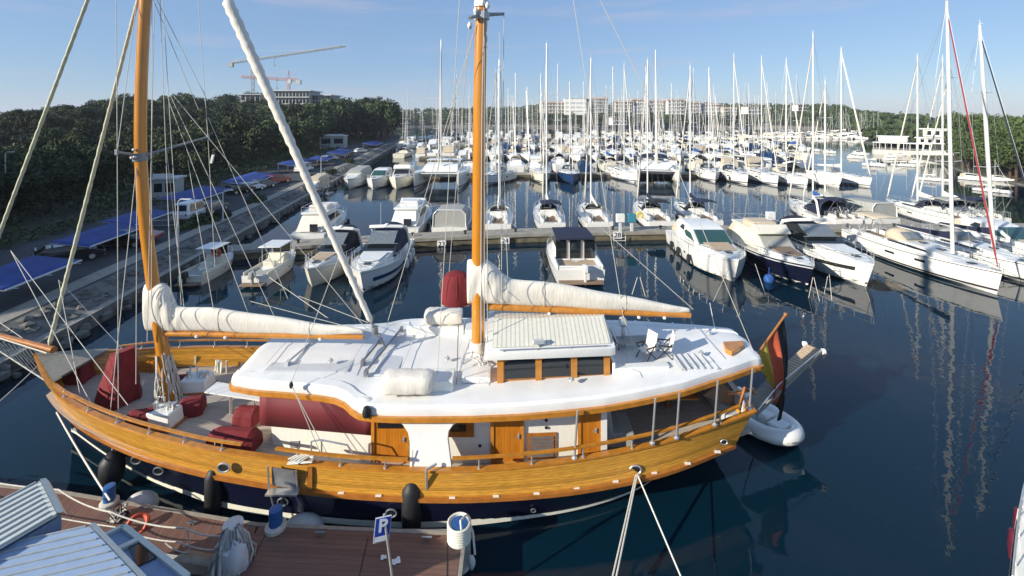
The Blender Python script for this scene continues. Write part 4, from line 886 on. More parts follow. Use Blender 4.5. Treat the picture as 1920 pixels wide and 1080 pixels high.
        MB().house([(L * .02, z0 + 1.25), (-L * .1, z0 + 2.0), (-L * .12, z0 + 2.0), (L * .0, z0 + 1.25)], lambda x, z: wf(x, z0 + 1.2) * .82).build('canopy_window', 'clearglass', t)
        MB().tube([(-L * .15, -.5, z0 + 2.35), (-L * .15, -.5, z0 + 4.6)], .015, 4).build('antenna', 'gel', t)
        MB().lathe([(.2, 0), (.22, .1), (.15, .2)], (-L * .14, .1, z0 + 2.42), 10).build('radome', 'gel', t)
    if style in ('fly', 'classic'):
        k = [(-L * .3, z0), (L * .16, z0 + .35), (L * .14, z0 + .55), (L * .04, z0 + 1.6), (-L * .3, z0 + 1.75)]
        cb = MB().house(k, wf).build('cabin', 'cream' if style == 'classic' else 'gel', t, bevel=.08)
        gl = [(L * .158, z0 + .55), (L * .06, z0 + 1.5), (L * .03, z0 + 1.5), (L * .12, z0 + .55)]
        MB().house([(a + .02, b) for a, b in gl], lambda x, z: wf(x, z) * .88).build('windscreen', 'greycanvas' if style == 'classic' else 'glass', cb)
        MB().house([(L * .08, z0 + .75), (L * .02, z0 + 1.4), (-L * .26, z0 + 1.45), (-L * .26, z0 + .75)], wf, ext=.022).build('side_window', 'glass' if style == 'fly' else 'cream', cb)
        fb_ = [(-L * .33, z0 + 1.72), (L * .06, z0 + 1.62), (L * .09, z0 + 1.8), (L * .02, z0 + 2.45), (-L * .0, z0 + 2.4), (-L * .04, z0 + 1.95), (-L * .33, z0 + 1.95)]
        fy = MB().house(fb_, lambda x, z: wf(x, z0 + 1.4) * 1.06).build('flybridge', 'cream' if style == 'classic' else 'gel', t, bevel=.05)
        MB().box((-L * .12, 0, z0 + 2.2), (L * .16, B * .5, .55)).build('helm_seat', canvas, fy, bevel=.06)
        mb = MB()
        for sy in (-1, 1): mb.tube([(-L * .32, sy * B * .33, z0 + 1.9), (-L * .32, sy * B * .33, z0 + 2.5), (-L * .04, sy * B * .33, z0 + 2.55), (L * .02, sy * B * .3, z0 + 2.45)], .025, 5)
        mb.tube([(-L * .32, -B * .33, z0 + 2.5), (-L * .32, B * .33, z0 + 2.5)], .025, 5); mb.build('flybridge_rail', 'steel', fy)
        MB().house([(-L * .305, z0 + .1), (-L * .305, z0 + 1.65), (-L * .34, z0 + 1.6), (-L * .44, z0 + .1)], lambda x, z: wf(x, z) * .97).build('cockpit_cover', canvas, t, bevel=.05)
        MB().box((-L * .445, -B * .12, z0 + .55), (.06, B * .2, .8)).build('cover_window', 'glass', t)
    if style == 'tented':
        rg = []
        for i in range(6):
            u = i / 5; x = lerp(-L * .46, L * .12, u); hh = lerp(1.95, 1.7, u) * (1 if u < .9 else .85); ww = B * .42
            rg.append([V((x, -ww, z0)), V((x, -ww * .97, z0 + hh * .75)), V((x, -ww * .75, z0 + hh)), V((x, 0, z0 + hh * 1.05)), V((x, ww * .75, z0 + hh)), V((x, ww * .97, z0 + hh * .75)), V((x, ww, z0))])
        tc_ = MB().loft(rg, ends=True).build('canopy', canvas, t, sharp=25, bevel=.04)
        MB().tube([(-L * .465, -B * .41, z0), (-L * .465, -B * .4, z0 + 1.45), (-L * .465, -B * .3, z0 + 1.95), (-L * .465, B * .3, z0 + 1.95), (-L * .465, B * .4, z0 + 1.45), (-L * .465, B * .41, z0)], .06, 6).build('canopy_hoop', 'gel', t)
        k = [(L * .1, z0 - .05), (L * .4, h.zd(L * .4)), (L * .3, h.zd(L * .3) + .25), (L * .1, z0 + 1.1)]
        MB().house(k, wf).build('trunk_cabin', 'gel', t, bevel=.08)
    if style == 'pilot':
        k = [(-L * .22, z0 - .1), (L * .18, z0 + .25), (L * .2, z0 + .9), (L * .14, z0 + 1.85), (-L * .22, z0 + 1.9)]
        cb = MB().house(k, wf).build('cabin', 'gel', t, bevel=.05)
        MB().house([(-L * .26, z0 + 1.86), (L * .2, z0 + 1.8), (L * .19, z0 + 1.95), (-L * .26, z0 + 2.02)], lambda x, z: wf(x, z0 + 1.2) * 1.12).build('cabin_roof', top, cb, bevel=.04)
        MB().house([(L * .1, z0 + .95), (L * .08, z0 + 1.7), (-L * .2, z0 + 1.72), (-L * .2, z0 + .95)], wf, ext=.02).build('side_window', 'glass', cb)
        for y_ in (-.27, .0, .27): MB().box((-L * .226, y_ * B, z0 + .95), (.06, B * .2, 1.6)).build('door_window', 'glass', cb)
        for y_ in (-.14, .14): MB().box((-L * .235, y_ * B, z0 + .95), (.06, .09, 1.7)).build('door_post', 'steel', cb)
        mb = MB()
        for sy in (-1, 1): mb.box((-L * .36, sy * B * .4, z0 + .15), (L * .27, .16, .4))
        mb.box((-L * .48, 0, z0 + .1), (.2, B * .75, .35)); mb.build('cockpit_side', 'gel', t, bevel=.04); MB().box((-L * .36, 0, z0 - .0), (L * .25, B * .66, .04)).build('cockpit_floor', 'tanpad', t)
    if style == 'fisher':
        mb = MB()
        for sy in (-1, 1): mb.box((-L * .18, sy * B * .4, z0 + .12), (L * .6, .12, .3))
        mb.build('gunwale', 'cream', t, bevel=.03); MB().box((-L * .16, 0, z0 + .01), (L * .6, B * .7, .03)).build('cockpit_floor', 'greycanvas', t)
        cn = MB().house([(-L * .02, z0), (L * .2, z0), (L * .16, z0 + .8), (L * .04, z0 + 1.0)], lambda x, z: B * .3).build('console', 'cream', t, bevel=.05)
        tp = MB().box((L * .02, 0, z0 + 1.95), (L * .36, B * .78, .1)).build('hard_top', top, t, bevel=.04)
        mb = MB()
        for sx_ in (-.1, .17):
            for sy in (-1, 1): mb.tube([(L * sx_, sy * B * .33, z0), (L * sx_, sy * B * .33, z0 + 1.95)], .04, 6)
        mb.build('top_frame', 'steel', tp); MB().house([(L * .2, z0 + .8), (L * .17, z0 + 1.8), (L * .15, z0 + 1.8), (L * .18, z0 + .8)], lambda x, z: B * .31).build('windscreen', 'glass', cn)
        MB().box((-L * .14, 0, z0 + .3), (.5, B * .4, .55)).build('helm_seat', 'cream', t, bevel=.05)
    if outboard:
        ob = MB().box((-L / 2 - .45, outboard[1], fs + .25), (.75, .5, .62), top=.8).build('outboard_motor', outboard[0], t, bevel=.1)
        MB().box((-L / 2 - .4, outboard[1], fs - .55), (.28, .18, 1.2)).build('motor_leg', outboard[0], ob, bevel=.03)
    if fen: hull_fenders(h, t, fen, label, fenm, .2, .95)
    return t
def catamaran(loc, rz, label, L=14, B=8, fb=1.8, mh=19, group=None, jib='sail', lean=(0, 0), cover='sail', hood=None):
    t = thing('catamaran', loc, label, 'catamaran', group, rz)
    for sy in (-1, 1):
        h = Hull(L, 2.1, fb, fb * 1.12, .1, .8, .45, 2.4); o = h.hull(MB()).build('hull', 'gel', t, loc=(0, 0, 0)); o.location = (0, sy * (B / 2 - 1.05), 0)
        d_ = h.deck(MB()).build('deck', 'gel', o); h.band(MB(), .24, .3).build('boot_stripe', 'blackcanvas', o); h.band(MB(), .66, .76, x0=.35, x1=.62).build('hull_window', 'glass', o)
    MB().box((-L * .1, 0, fb * .78), (L * .6, B - 2.4, .7)).build('bridge_deck', 'gel', t, bevel=.1)
    MB().tube([(L * .36, -(B / 2 - 1), fb * 1.0), (L * .36, B / 2 - 1, fb * 1.0)], .13, 8).build('crossbeam', 'alu', t)
    MB().add([(L * .2, -(B / 2 - 1.6), fb * .98), (L * .36, -(B / 2 - 1.6), fb), (L * .36, B / 2 - 1.6, fb), (L * .2, B / 2 - 1.6, fb * .98)], [(0, 1, 2, 3)]).build('trampoline', 'greycanvas', t)
    wf = lambda x, z: B * .36 - max(0, z - fb) * .35
    cb = MB().house([(-L * .2, fb - .1), (L * .2, fb), (L * .17, fb + .35), (L * .05, fb + 1.35), (-L * .2, fb + 1.45)], wf).build('saloon', 'gel', t, bevel=.12)
    MB().house([(L * .155, fb + .45), (L * .08, fb + 1.1), (L * .04, fb + 1.1), (L * .12, fb + .45)], lambda x, z: wf(x, z) * .3).build('window', 'glass', cb)
    MB().house([(L * .1, fb + .6), (L * .04, fb + 1.05), (-L * .16, fb + 1.1), (-L * .16, fb + .6)], wf, ext=.02).build('window', 'glass', cb)
    MB().box((-L * .28, 0, fb + 1.9), (L * .26, B * .7, .1)).build('hard_top', 'gel', t, bevel=.05)
    mb = MB()
    for sy in (-1, 1): mb.tube([(-L * .4, sy * B * .33, fb), (-L * .4, sy * B * .33, fb + 1.9)], .06, 6); mb.tube([(-L * .18, sy * B * .32, fb + .5), (-L * .18, sy * B * .33, fb + 1.9)], .06, 6)
    mb.build('top_post', 'alu', t)
    if hood: arc_hood(t, 'sprayhood', -L * .3, -L * .12, B * .3, B * .3, fb + 1.9, 1.0, hood)
    mast_parts(t, L * .1, fb + 1.3, mh, L, B, cover, True, lean, jib, .15, 1, 'alu', .13, L * .36, fb, boomL=.42)
    return t
# ------------------------------------------------------------------ pontoons of the marina
def pier(label, pts, wid, ztop, thick, name='concrete_pier'):
    t = thing(name, (pts[0][0], pts[0][1], 0), label, 'pier')
    a = [V((x, y, ztop)) for x, y in pts]; b = [V((x, y + wid, ztop)) for x, y in pts]
    rg = [[V((p.x, p.y + .15, ztop - .3)), V((p.x, p.y + .15, -.5)), V((q_.x, q_.y - .1, -.5)), V((q_.x, q_.y - .1, ztop - .3))] for p, q_ in zip(a, b)]
    MB().loft(rg, closed=True, ends=True).build('pier_wall', 'stain', t, world=True)
    rg = [[p - V((0, 0, .32)), q_ - V((0, 0, .32)), q_, p] for p, q_ in zip(a, b)]; d_ = MB().loft(rg, closed=True, ends=True).build('pier_deck', 'concrete', t, world=True)
    return t
PA = [(-31, 42.5), (-23, 45.2), (-12, 48), (2, 50.3), (17, 51.3), (40, 52.3), (75, 53)]
def pa_y(x): return interp(PA, x)
pr = pier('long concrete pier with berth numbers crossing the middle of the marina', PA, 2.6, .95, 1)
for s_, px, py in (('23', 828, 458), ('24', 947, 452), ('28', 1158, 441), ('20', 517, 474)):
    y = pa_y(Q(px, py, 49).x); p = Q(px, py, y - .02); mb = MB().box(p, (.95, .05, .8)); pl = mb.build('number_plate', 'paint', pr, world=True)
    text('berth_number', s_, .75, pl, V(p) - pr.location + V((0, -.04, 0)), (math.radians(90), 0, 0), 'black', .01)
p = Q(1162, 447, pa_y(12) - .12); mb = MB()
for sx_ in (-.65, .65): mb.tube([p + V((sx_, 0, .3)), p + V((sx_, 0, -.9))], .05, 6)
for k in range(3): mb.tube([p + V((-.65, 0, .1 - .35 * k)), p + V((.65, 0, .1 - .35 * k))], .04, 6)
mb.build('ladder', 'gelgrey', pr, world=True)
for i in range(15):
    x = -22 + i * 5.6; MB().lathe([(.12, 0), (.12, .25), (.2, .3), (.2, .38), (.05, .42)], (x, pa_y(x) + 1.2, .95), 8).build('mooring_bollard', 'black', pr, world=True)
for i, (x0, x1, y0, lb) in enumerate(((-40, 66, 103, 'second concrete pier behind the two catamarans'), (-30, 70, 148, 'third pier, behind the row of far sailing boats'), (-30, 90, 200, 'fourth pier, far out among the masts'), (-15, 110, 268, 'farthest pier of the packed marina'))):
    pier(lb, [(x0, y0 - 2), (0, y0), (x1, y0 + 1)], 2.6, .95, 1)
for x, y, lb in ((12.3, 51.5, 'pale electricity pedestal on the middle pier, beside the teal one'), (13.6, 51.5, 'teal power cabinet on the middle pier behind the dark-roofed pilothouse boat'), (30, 52.6, 'pale square pedestal on a post near the white express cruiser'), (60, 106, 'pale pedestal at the right end of the second pier')):
    t = thing('power_pedestal', (x, y, .95), lb, 'power pedestal', 'pedestals on the piers'); MB().box((0, 0, .55), (.3, .3, 1.1)).build('post', 'gelgrey', t, bevel=.02); MB().box((0, 0, 1.5), (.95, .5, .95)).build('cabinet', 'tealcanvas' if 'teal power' in lb else 'gel', t, bevel=.05)
UP, DN = math.radians(90), math.radians(-90)
# near row, in front of the middle pier
cruiser((-26.7, 40.4, 0), UP + .03, 'small open fishing boat with cream hull and a grey roof panel, nearest the quay', 7, 2.7, .95, 1.3, 'fisher', hullm='cream', top='gel', outboard=('black', .25), pad=None, cat='fishing boat').scale = (.84,) * 3
cruiser((-21.2, 40.6, 0), UP, 'small white fishing boat with T-top roof and grey covered outboard', 7.4, 2.8, .95, 1.35, 'fisher', hullm='gel', top='gel', outboard=('greycanvas', 0), pad=None, cat='fishing boat').scale = (.88,) * 3
cruiser((-16.2, 41.2, 0), DN - .05, 'cream open motor boat with black canopy, left of the blue striped cruiser', 9.6, 3.4, 1.15, 1.75, 'open', hullm='cream', canvas='blackcanvas', pad='tanpad')
cruiser((-11.9, 41.2, 0), DN + .02, 'white open cruiser with navy canopy and blue hull stripe', 12.0, 4.3, 1.25, 1.9, 'open', canvas='navycanvas', stripe='hullblue', pad='gel', fen=[(.22, 1), (.36, 1), (.5, 1), (.72, -1)], fenm='gel')
cruiser((5.6, 42.6, 0), UP + .02, 'white pilothouse motor boat with dark roof and white outboard, alone before the middle pier', 9.6, 4.7, 1.2, 1.5, 'pilot', top='navycanvas', outboard=('gel', -.35), fen=[(.4, 1), (.6, 1)])
cruiser((18.9, 43.6, 0), DN - .02, 'white express cruiser with hardtop, tan bow cushion and black fenders', 12.2, 4.9, 1.5, 2.1, 'express', canvas='beige', pad='tanpad', fen=[(.25, 1), (.43, 1), (.62, 1), (.1, 1)][0:0] + [(.25, -1), (.43, -1), (.64, -1)])
cruiser((24.2, 42.8, 0), DN, 'older flybridge cruiser with dark navy hull and cream upper works', 13, 4.3, 1.4, 1.95, 'classic', hullm='navy', pad='teakpad', canvas='beige')
cruiser((29.3, 42.9, 0), DN - .03, 'sleek white open cruiser with black canopy and black hull band', 13, 4.7, 1.45, 2.1, 'open', canvas='blackcanvas', stripe='blackcanvas', stripek=(.66, .8), pad='gel')
sailboat((38.1, 42.6, 0), DN, 'large white sailing yacht with beige sprayhood and red furled foresail', 14.8, 4.3, 1.55, 21.8, jib='redsail', hood='beige', bim='beige', cover='navycanvas', stripe='blackcanvas', lean=(0, -.5), jibr=.06, r=.12, mast_x=.23, cat='sailing yacht')
sailboat((43.6, 43.2, 0), DN, 'white sailing yacht cut by the right edge, dark furled foresail', 13.5, 4.2, 1.45, 20.2, jib='navycanvas', hood='greycanvas', bim=None, cover='navycanvas', stripe='blackcanvas', lean=(0, -1.25), jibr=.06, r=.125, mast_x=.16, cat='sailing yacht')
cruiser((49.5, 45, 0), DN, 'white motor cruiser at the right edge beyond the two sailing yachts', 11, 4.1, 1.4, 1.9, 'express', canvas='beige')
# second row, moored to the far side of the middle pier
def pb(px, py=None): 
    y = 57.
    for _ in range(6): y = pa_y((px - CX) / F * y) + 2.9
    return (px - CX) / F * y, y
def at_far(px, L, rz=UP, dx=0): x, y = pb(px); return (x + dx, y + L / 2 + .9, 0)
cruiser(at_far(563, 11), UP + .05, 'flybridge motor boat under cream cockpit canvas at the quay end of the middle pier', 11, 4.2, 1.2, 1.7, 'fly', canvas='sail', fen=[(.55, -1), (.7, -1)])
cruiser(at_far(751, 11.5), UP - .02, 'white flybridge cruiser with dark side windows left of the canvas covered boat', 11.5, 4.4, 1.2, 1.8, 'fly', canvas='gel', fen=[(.3, -1), (.5, -1)])
cruiser(at_far(840, 9), UP, 'motor boat fully tented in grey canvas with a white hoop', 9, 4.7, 1.1, 1.6, 'tented', canvas='greycanvas', fen=[(.4, -1), (.65, -1)])
B2 = [(943, 11.5, 936, 110, 'sail', 'greycanvas', None, 'white sailing boat just right of the wooden main mast, no canopy'), (1034, 12.5, 1025, 80, 'sail', 'navycanvas', 'navycanvas', 'sailing boat with dark bimini behind the dark-roofed pilothouse boat'), (1128, 12, 1108, 108, 'sail', 'greycanvas', None, 'sailing boat with a bare stern and grey sprayhood, right of the teal cabinet'),
      (1228, 12.5, 1214, 112, 'navycanvas', 'blackcanvas', 'blackcanvas', 'sailing boat with black canopy and yellow horseshoe buoy'), (1318, 12, 1294, 123, 'navycanvas', 'blackcanvas', 'navycanvas', 'sailing boat with dark frame canopy behind the white express cruiser')]
for px, L, mx_, my, cv, hd, bm_, lb in B2:
    loc = at_far(px, L); loc = ((mx_ - CX) / F * (loc[1] + L * .03), loc[1], 0); mh = H - (my - HY) / F * (loc[1] + .4) - 1.9
    t = sailboat(loc, UP + rnd.uniform(-.04, .04), lb, L, 3.9, 1.2, mh, group='sailing boats moored stern-to along the middle pier', cover=cv, hood=hd, bim=bm_, stripe=rnd.choice(['navycanvas', 'hullblue', 'blackcanvas']), lean=(0, 0), mast_x=.03)
for px, L, my, px2, cv, hm, bm_, lb in ((1530, 13.5, 62, 1524, 'bluecanvas', 'gel', 'navycanvas', 'sailing yacht with bright blue boom cover at the middle pier, past the black canopied cruiser'), (1625, 12, 0, 0, 'greycanvas', 'gel', None, 'sailing boat with grey boom cover beside the blue covered one'), (1718, 12.5, 105, 1720, 'sail', 'gel', 'greycanvas', 'sailing yacht with pale gathered mainsail behind the yacht with red foresail'), (1790, 12, 108, 1767, 'sail', 'gel', 'navycanvas', 'sailing yacht with navy bimini at the middle pier near the right edge'), (1890, 12, 120, 0, 'navycanvas', 'gel', 'navycanvas', 'sailing yacht with navy covers at the far right of the middle pier')):
    loc = at_far(px, L); loc = ((px2 - CX) / F * (loc[1] + L * .04) if px2 else loc[0], loc[1], 0); mh = H - ((my or 150) - HY) / F * (loc[1] + .5) - 1.9
    sailboat(loc, UP - .05, lb, L, 4.0, 1.25, mh, group='sailing boats moored stern-to along the middle pier', cover=cv, hood='navycanvas', bim=bm_, stripe='hullblue', mast_x=.04)
cruiser(at_far(1668, 10), UP + .1, 'white motor boat with grey canvas hood in the gap behind the large sailing yacht', 10, 4.1, 1.2, 1.7, 'tented', canvas='greycanvas')
cruiser(at_far(1590, 9.5), UP - .08, 'low white open motor boat with navy hood beside the blue covered sailing yacht', 9.5, 3.6, 1.1, 1.6, 'open', canvas='navycanvas', pad='gel')
# third row, bows to us, before the second pier
def at_bow(px, py, L): p = P(px, py, 0); return (p.x, p.y + L / 2, 0)
cruiser(at_bow(697, 356, 11), DN, 'white motor boat with a wheelhouse hood, left neighbour of the round-bowed cruiser', 11, 4.4, 1.5, 2.1, 'express', group=None, pad=None)
cruiser(at_bow(741, 356, 12), DN, 'cream round-bowed cabin cruiser left of the big catamaran', 12, 4.7, 1.7, 2.4, 'fly', pad=None, hullm='cream')
catamaran(at_bow(818, 357, 15), DN, 'large white catamaran seen bows-on, left of the wooden main mast', 15, 10.5, 2.9, H - (75 - HY) / F * 92 - 4.2)
SB3 = [(905, 348, 11, 130, 'gel', 'greycanvas', 'small white sailing boat half hidden by the wooden main mast'), (1020, 345, 12.5, 140, 'cream', None, 'cream sailing boat left of the blue hulled one, round fender at its bow'), (1075, 346, 12, 155, 'hullblue', 'navycanvas', 'blue hulled sailing boat in the third row'), (1191, 343, 13, 120, 'gel', None, 'white sailing boat between the blue hull and the right-hand catamaran'),
       (1342, 342, 12, 128, 'gel', 'blackcanvas', 'slim grey-white sailing boat against the right-hand catamaran'), (1403, 347, 13.5, 103, 'gel', 'navycanvas', 'white sailing yacht with two dark fenders right of the catamaran'), (1460, 349, 13.5, 107, 'gel', None, 'white sailing yacht with clean flush deck in the third row'), (1516, 352, 13, 112, 'gel', 'beige', 'white sailing yacht with raised beige hatch in the third row')]
MX = {1020: 1014, 1075: 1068, 1191: 1170, 1342: 1329, 1403: 1376, 1460: 1428, 1516: 1474, 905: 933}
def by_mast(px, py, mx, L, mt):
    bw = P(px, py, 0); ym = bw.y + L * (.5 - mt); ms = V(((mx - CX) / F * ym, ym, 0)); dr = (bw - ms).normalized(); return bw - dr * L / 2, math.atan2(dr.y, dr.x)
for px, py, L, my, hm, hd, lb in SB3:
    loc, hdg = by_mast(px, py, MX[px], L, .04); mh = H - (my - HY) / F * (loc[1] - .5) - 2.2
    sailboat(loc, hdg, lb, L, 4.6, 1.75, mh, group='sailing boats bows-on before the second pier', hullm=hm, hood=hd, cover=rnd.choice(['sail', 'navycanvas', 'greycanvas']), stripe=rnd.choice(['navycanvas', 'blackcanvas', 'hullblue']), fen=[(.7, -1), (.55, -1)] if 'fender' in lb else None, lean=(0, 0), mast_x=.04)
catamaran(at_bow(1250, 347, 15), DN - .22, 'white catamaran with dark hood among the sailing boats of the third row', 15, 10.3, 2.6, H - (85 - HY) / F * 92 - 4.0, hood='navycanvas', lean=(0, .0))
cruiser(at_bow(1560, 354, 15), DN + .35, 'big white motor yacht at the right end of the third row', 15, 5.2, 2.0, 2.9, 'open', canvas='blackcanvas', pad='gel')
sailboat(at_bow(1618, 352, 14), DN + .3, 'tall masted sailing yacht with white furled foresail beside the big motor yacht', 14, 4.3, 1.6, H - (85 - HY) / F * 92 - 2.2, jib='sail', jibr=.16, hood='greycanvas', cover='sail', boomL=.45)
cruiser((-36.5, 84, 0), DN, 'motor boat tented in tan canvas beside the quay in shade', 7, 3, 1.0, 1.3, 'tented', canvas='beige')
cruiser((-31.6, 92, 0), DN, 'grey hooded motor boat behind the left-hand wheelhouse boat', 10, 4, 1.5, 2.0, 'tented', canvas='greycanvas')
t = thing('work_float', (-33.5, 81, 0), 'low dark work raft with a lifted outboard by the quay', 'raft')
MB().box((0, 0, .15), (2.6, 2.2, .35)).build('raft_deck', 'greymetal', t, bevel=.04); MB().box((.2, -.4, .95), (.6, .5, .7), top=.7).box((.2, -.6, .5), (.2, .5, .9)).build('outboard_motor', 'black', t, bevel=.06)
for sx_ in (-1, 1): MB().tube([(sx_ * .9, -.9, .3), (sx_ * .4, 0, 1.3), (0, 0, 1.3)], .05, 6).build('frame', 'greymetal', t)
# fenders that hang on these boats
for p, r_, l_, up_, m_, bt, sg, u in FEN:
    h_ = l_ / 2; lb = bt['label']; where = {True: 'towards the bow', False: 'towards the stern'}[u > .5]
    t = thing('fender', p, None, 'fender', 'fenders on the moored boats'); t['label'] = '%s fender on the %s, %s' % ('white' if m_ == 'gel' else 'black', ' '.join(lb.split()[:7]).rstrip(','), where)
    MB().lathe([(.03, -h_), (r_ * .8, -h_ + .1), (r_, 0), (r_ * .8, h_ - .1), (.03, h_)], (0, 0, 0), 10).tube([(0, 0, h_), (0, 0, h_ + up_)], .014, 4).build('body', m_, t)
    _k = sum(1 for o in bpy.data.objects if o.get('label') == t['label'])
    if _k > 1: t['label'] = t['label'].replace('fender on', ['', 'second fender on', 'third fender on', 'fourth fender on'][min(3, _k - 1)] if False else 'middle fender on' if _k == 2 else 'outer fender on')
# horseshoe buoy
o = MB().tube([(.32 * math.cos(a), 0, .32 * math.sin(a)) for a in [math.radians(d) for d in range(-60, 241, 20)]], .13, 8).build('horseshoe_buoy', 'yellow', None); o.location = at_far(1222, 0)[0] - 1.2, at_far(1222, 0)[1] - .1, 2.0; tag(o, 'yellow horseshoe lifebuoy on the stern of the black canopied sailing boat', 'lifebuoy')
o = MB().tube([(.3 * math.cos(a), 0, .3 * math.sin(a)) for a in [math.radians(d) for d in range(0, 361, 20)]], .1, 8).build('life_ring', 'orange', None); o.location = (-26.2, 40.2, 1.9); tag(o, 'orange life ring hung in the small cream fishing boat', 'life ring')
# ------------------------------------------------------------------ the far fleet: one mesh per boat, copied
def far_sail(k):
    q = random.Random(k); h = Hull(12, 3.9, 1.3, 1.7, .5, .82, .4, 2.2, 8); mb = MB(); h.hull(mb, 0); h.deck(mb, 0)
    mb.house([(-2, 1.3), (3.4, 1.55), (1.2, 1.95), (-1.9, 2.0)], lambda x, z: max(.2, h.half(x) * .62), 0); mb.house([(-1.5, 1.6), (1.8, 1.62), (1.2, 1.82), (-1.4, 1.85)], lambda x, z: max(.2, h.half(x) * .63), 2)
    mb.tube([(.6, 0, 1.9), (.6, 0, 17)], [.1, .07], 6, m=1); mb.tube([(.45, 0, 3.1), (-4.2, 0, 3.0)], .1, 5, m=1)
    rg = []
    for i in range(4):
        u = i / 3; rg.append([V((.4 - 4.5 * u, lerp(.17, .1, u) * math.sin(a), 3.1 + lerp(.75, .25, u) * (.5 - .5 * math.cos(a)))) for a in [j * math.pi / 3 for j in range(6)]])
    mb.loft(rg, 3, closed=True, ends=True); mb.tube([(5.6, 0, 1.9), (.7, 0, 16)], [.085, .03], 5, m=4)
    for f_ in (.4, .68): mb.tube([(.5, -1 * (1.3 - f_ * .4), 1.9 + 15 * f_), (.5, 1.3 - f_ * .4, 1.9 + 15 * f_)], .04, 4, m=1)
    for sg in (-1, 1): mb.tube([(.3, sg * 1.7, 1.4), (.5, sg * 1.05, 8)], .015, 3, m=5, cap=False); mb.tube([(.5, sg * 1.05, 8), (.6, 0, 16.8)], .015, 3, m=5, cap=False)
    rg = [[V((lerp(-2.1, -.6, i / 3), 1.15 * math.cos(math.pi * j / 6), 1.8 + (1.0 - .6 * i / 3) * math.sin(math.pi * j / 6) ** .6)) for j in range(7)] for i in range(4)]; mb.loft(rg, 6)
    if q.random() < .6: mb.loft([[V((x, 1.3 * (j / 2 - 1), 3.3 + (.15 if j == 1 or j == 2 else 0))) for j in range(5)] for x in (-5, -2.8)], 6); mb.tube([(-4, 1.3, 1.5), (-4, 1.3, 3.3)], .03, 4, m=1); mb.tube([(-4, -1.3, 1.5), (-4, -1.3, 3.3)], .03, 4, m=1)
    h.band(mb, .25, .33, 7)
    return mb.build('sailing_boat', [['gel', 'gel', 'gel', 'cream', 'hullblue', 'gel'][k % 6], 'alu', 'glass', ['sail', 'navycanvas', 'sail', 'bluecanvas', 'greycanvas', 'sail'][k % 6], ['sail', 'sail', 'gel', 'navycanvas', 'sail', 'sail'][k % 6], 'wire', ['greycanvas', 'navycanvas', 'beige', 'blackcanvas', 'greycanvas', 'navycanvas'][k % 6], ['navycanvas', 'hullblue', 'blackcanvas', 'navycanvas', 'gel', 'redsail'][k % 6]])
def far_motor(k):
    h = Hull(10, 3.6, 1.2, 1.8, .9, .88, .5, 2.6, 8); mb = MB(); h.hull(mb, 0); h.deck(mb, 0); wf = lambda x, z: max(.2, h.half(x) * .78 - (z - 1.2) * .15)
    mb.house([(-3, 1.2), (3.6, 1.75), (1.8, 2.0), (.6, 2.9), (-3, 3.0)], wf, 0); mb.house([(1.6, 2.05), (.7, 2.75), (-2.6, 2.8), (-2.6, 2.1)], lambda x, z: wf(x, z) + .03, 1)
    if k == 0: mb.house([(-3.2, 3.0), (.6, 2.95), (.4, 3.6), (-3, 3.5)], lambda x, z: 1.2, 0)
    else: mb.house([(-4.6, 1.3), (-3, 1.3), (-3, 2.95), (-4.2, 2.7)], lambda x, z: 1.3, 2)
    h.band(mb, .25, .32, 3); mb.tube([(-2, .4, 3), (-2, .4, 5)], .03, 4, m=0)
    return mb.build('motor_boat', ['gel', 'glass', ['greycanvas', 'beige'][k], 'navycanvas'])
PS = [far_sail(k) for k in range(6)]; PM = [far_motor(k) for k in range(2)]
used = set()
def put_far(src, loc, rz, label, cat, group, s=1., zs=1.):
    if src.name in used: o = src.copy(); C.objects.link(o)
    else: o = src; used.add(src.name)
    o.location = loc; o.rotation_euler = (0, 0, rz); o.scale = (s, s, s * zs); return tag(o, label, cat, group)
q = random.Random(77)
rows = [(117, 880, 1490, 5.6, UP, 125, 190, 'row stern-to', 'behind the second pier'), (144, 868, 1500, 5.0, DN, 150, 195, 'fourth row', 'before the third pier'), (159, 760, 1490, 5.2, UP, 155, 200, 'fifth row', 'behind the third pier'), (191, 765, 1460, 5.3, DN, 165, 205, 'sixth row', 'before the fourth pier'), (210, 755, 1440, 5.4, UP, 170, 208, 'seventh row', 'behind the fourth pier'),
        (258, 770, 1420, 5.8, DN, 180, 210, 'eighth row', 'before the farthest pier'), (278, 775, 1420, 6.0, UP, 182, 212, 'ninth row', 'behind the farthest pier'), (345, 850, 1200, 8.5, DN, 188, 214, 'tenth row', 'under the far shore')]
for y, x0, x1, sp, rz, t0, t1, nm, wh_ in rows:
    x = (x0 - CX) / F * y
    while x < (x1 - CX) / F * y:
        s = q.uniform(.8, 1.3)
        if q.random() < .3: put_far(q.choice(PM), (x, y + q.uniform(-.6, .6), 0), rz + q.uniform(-.05, .05), 'small white motor boat in the packed %s, %s' % (nm, wh_), 'motor boat', 'motor boats of the %s' % nm, s * 1.1)
        else:
            mt = q.uniform(t0, t1) if q.random() > .12 else t0 - 25; zt = H - (mt - HY) / F * y; put_far(q.choice(PS), (x, y + q.uniform(-.6, .6), 0), rz + q.uniform(-.14, .14), 'white sailing boat in the packed %s, %s' % (nm, wh_), 'sailing boat', 'sailing boats of the %s' % nm, s, max(.75, min(1.6, zt / 17 / s)))
        x += sp * q.uniform(.8, 1.25)
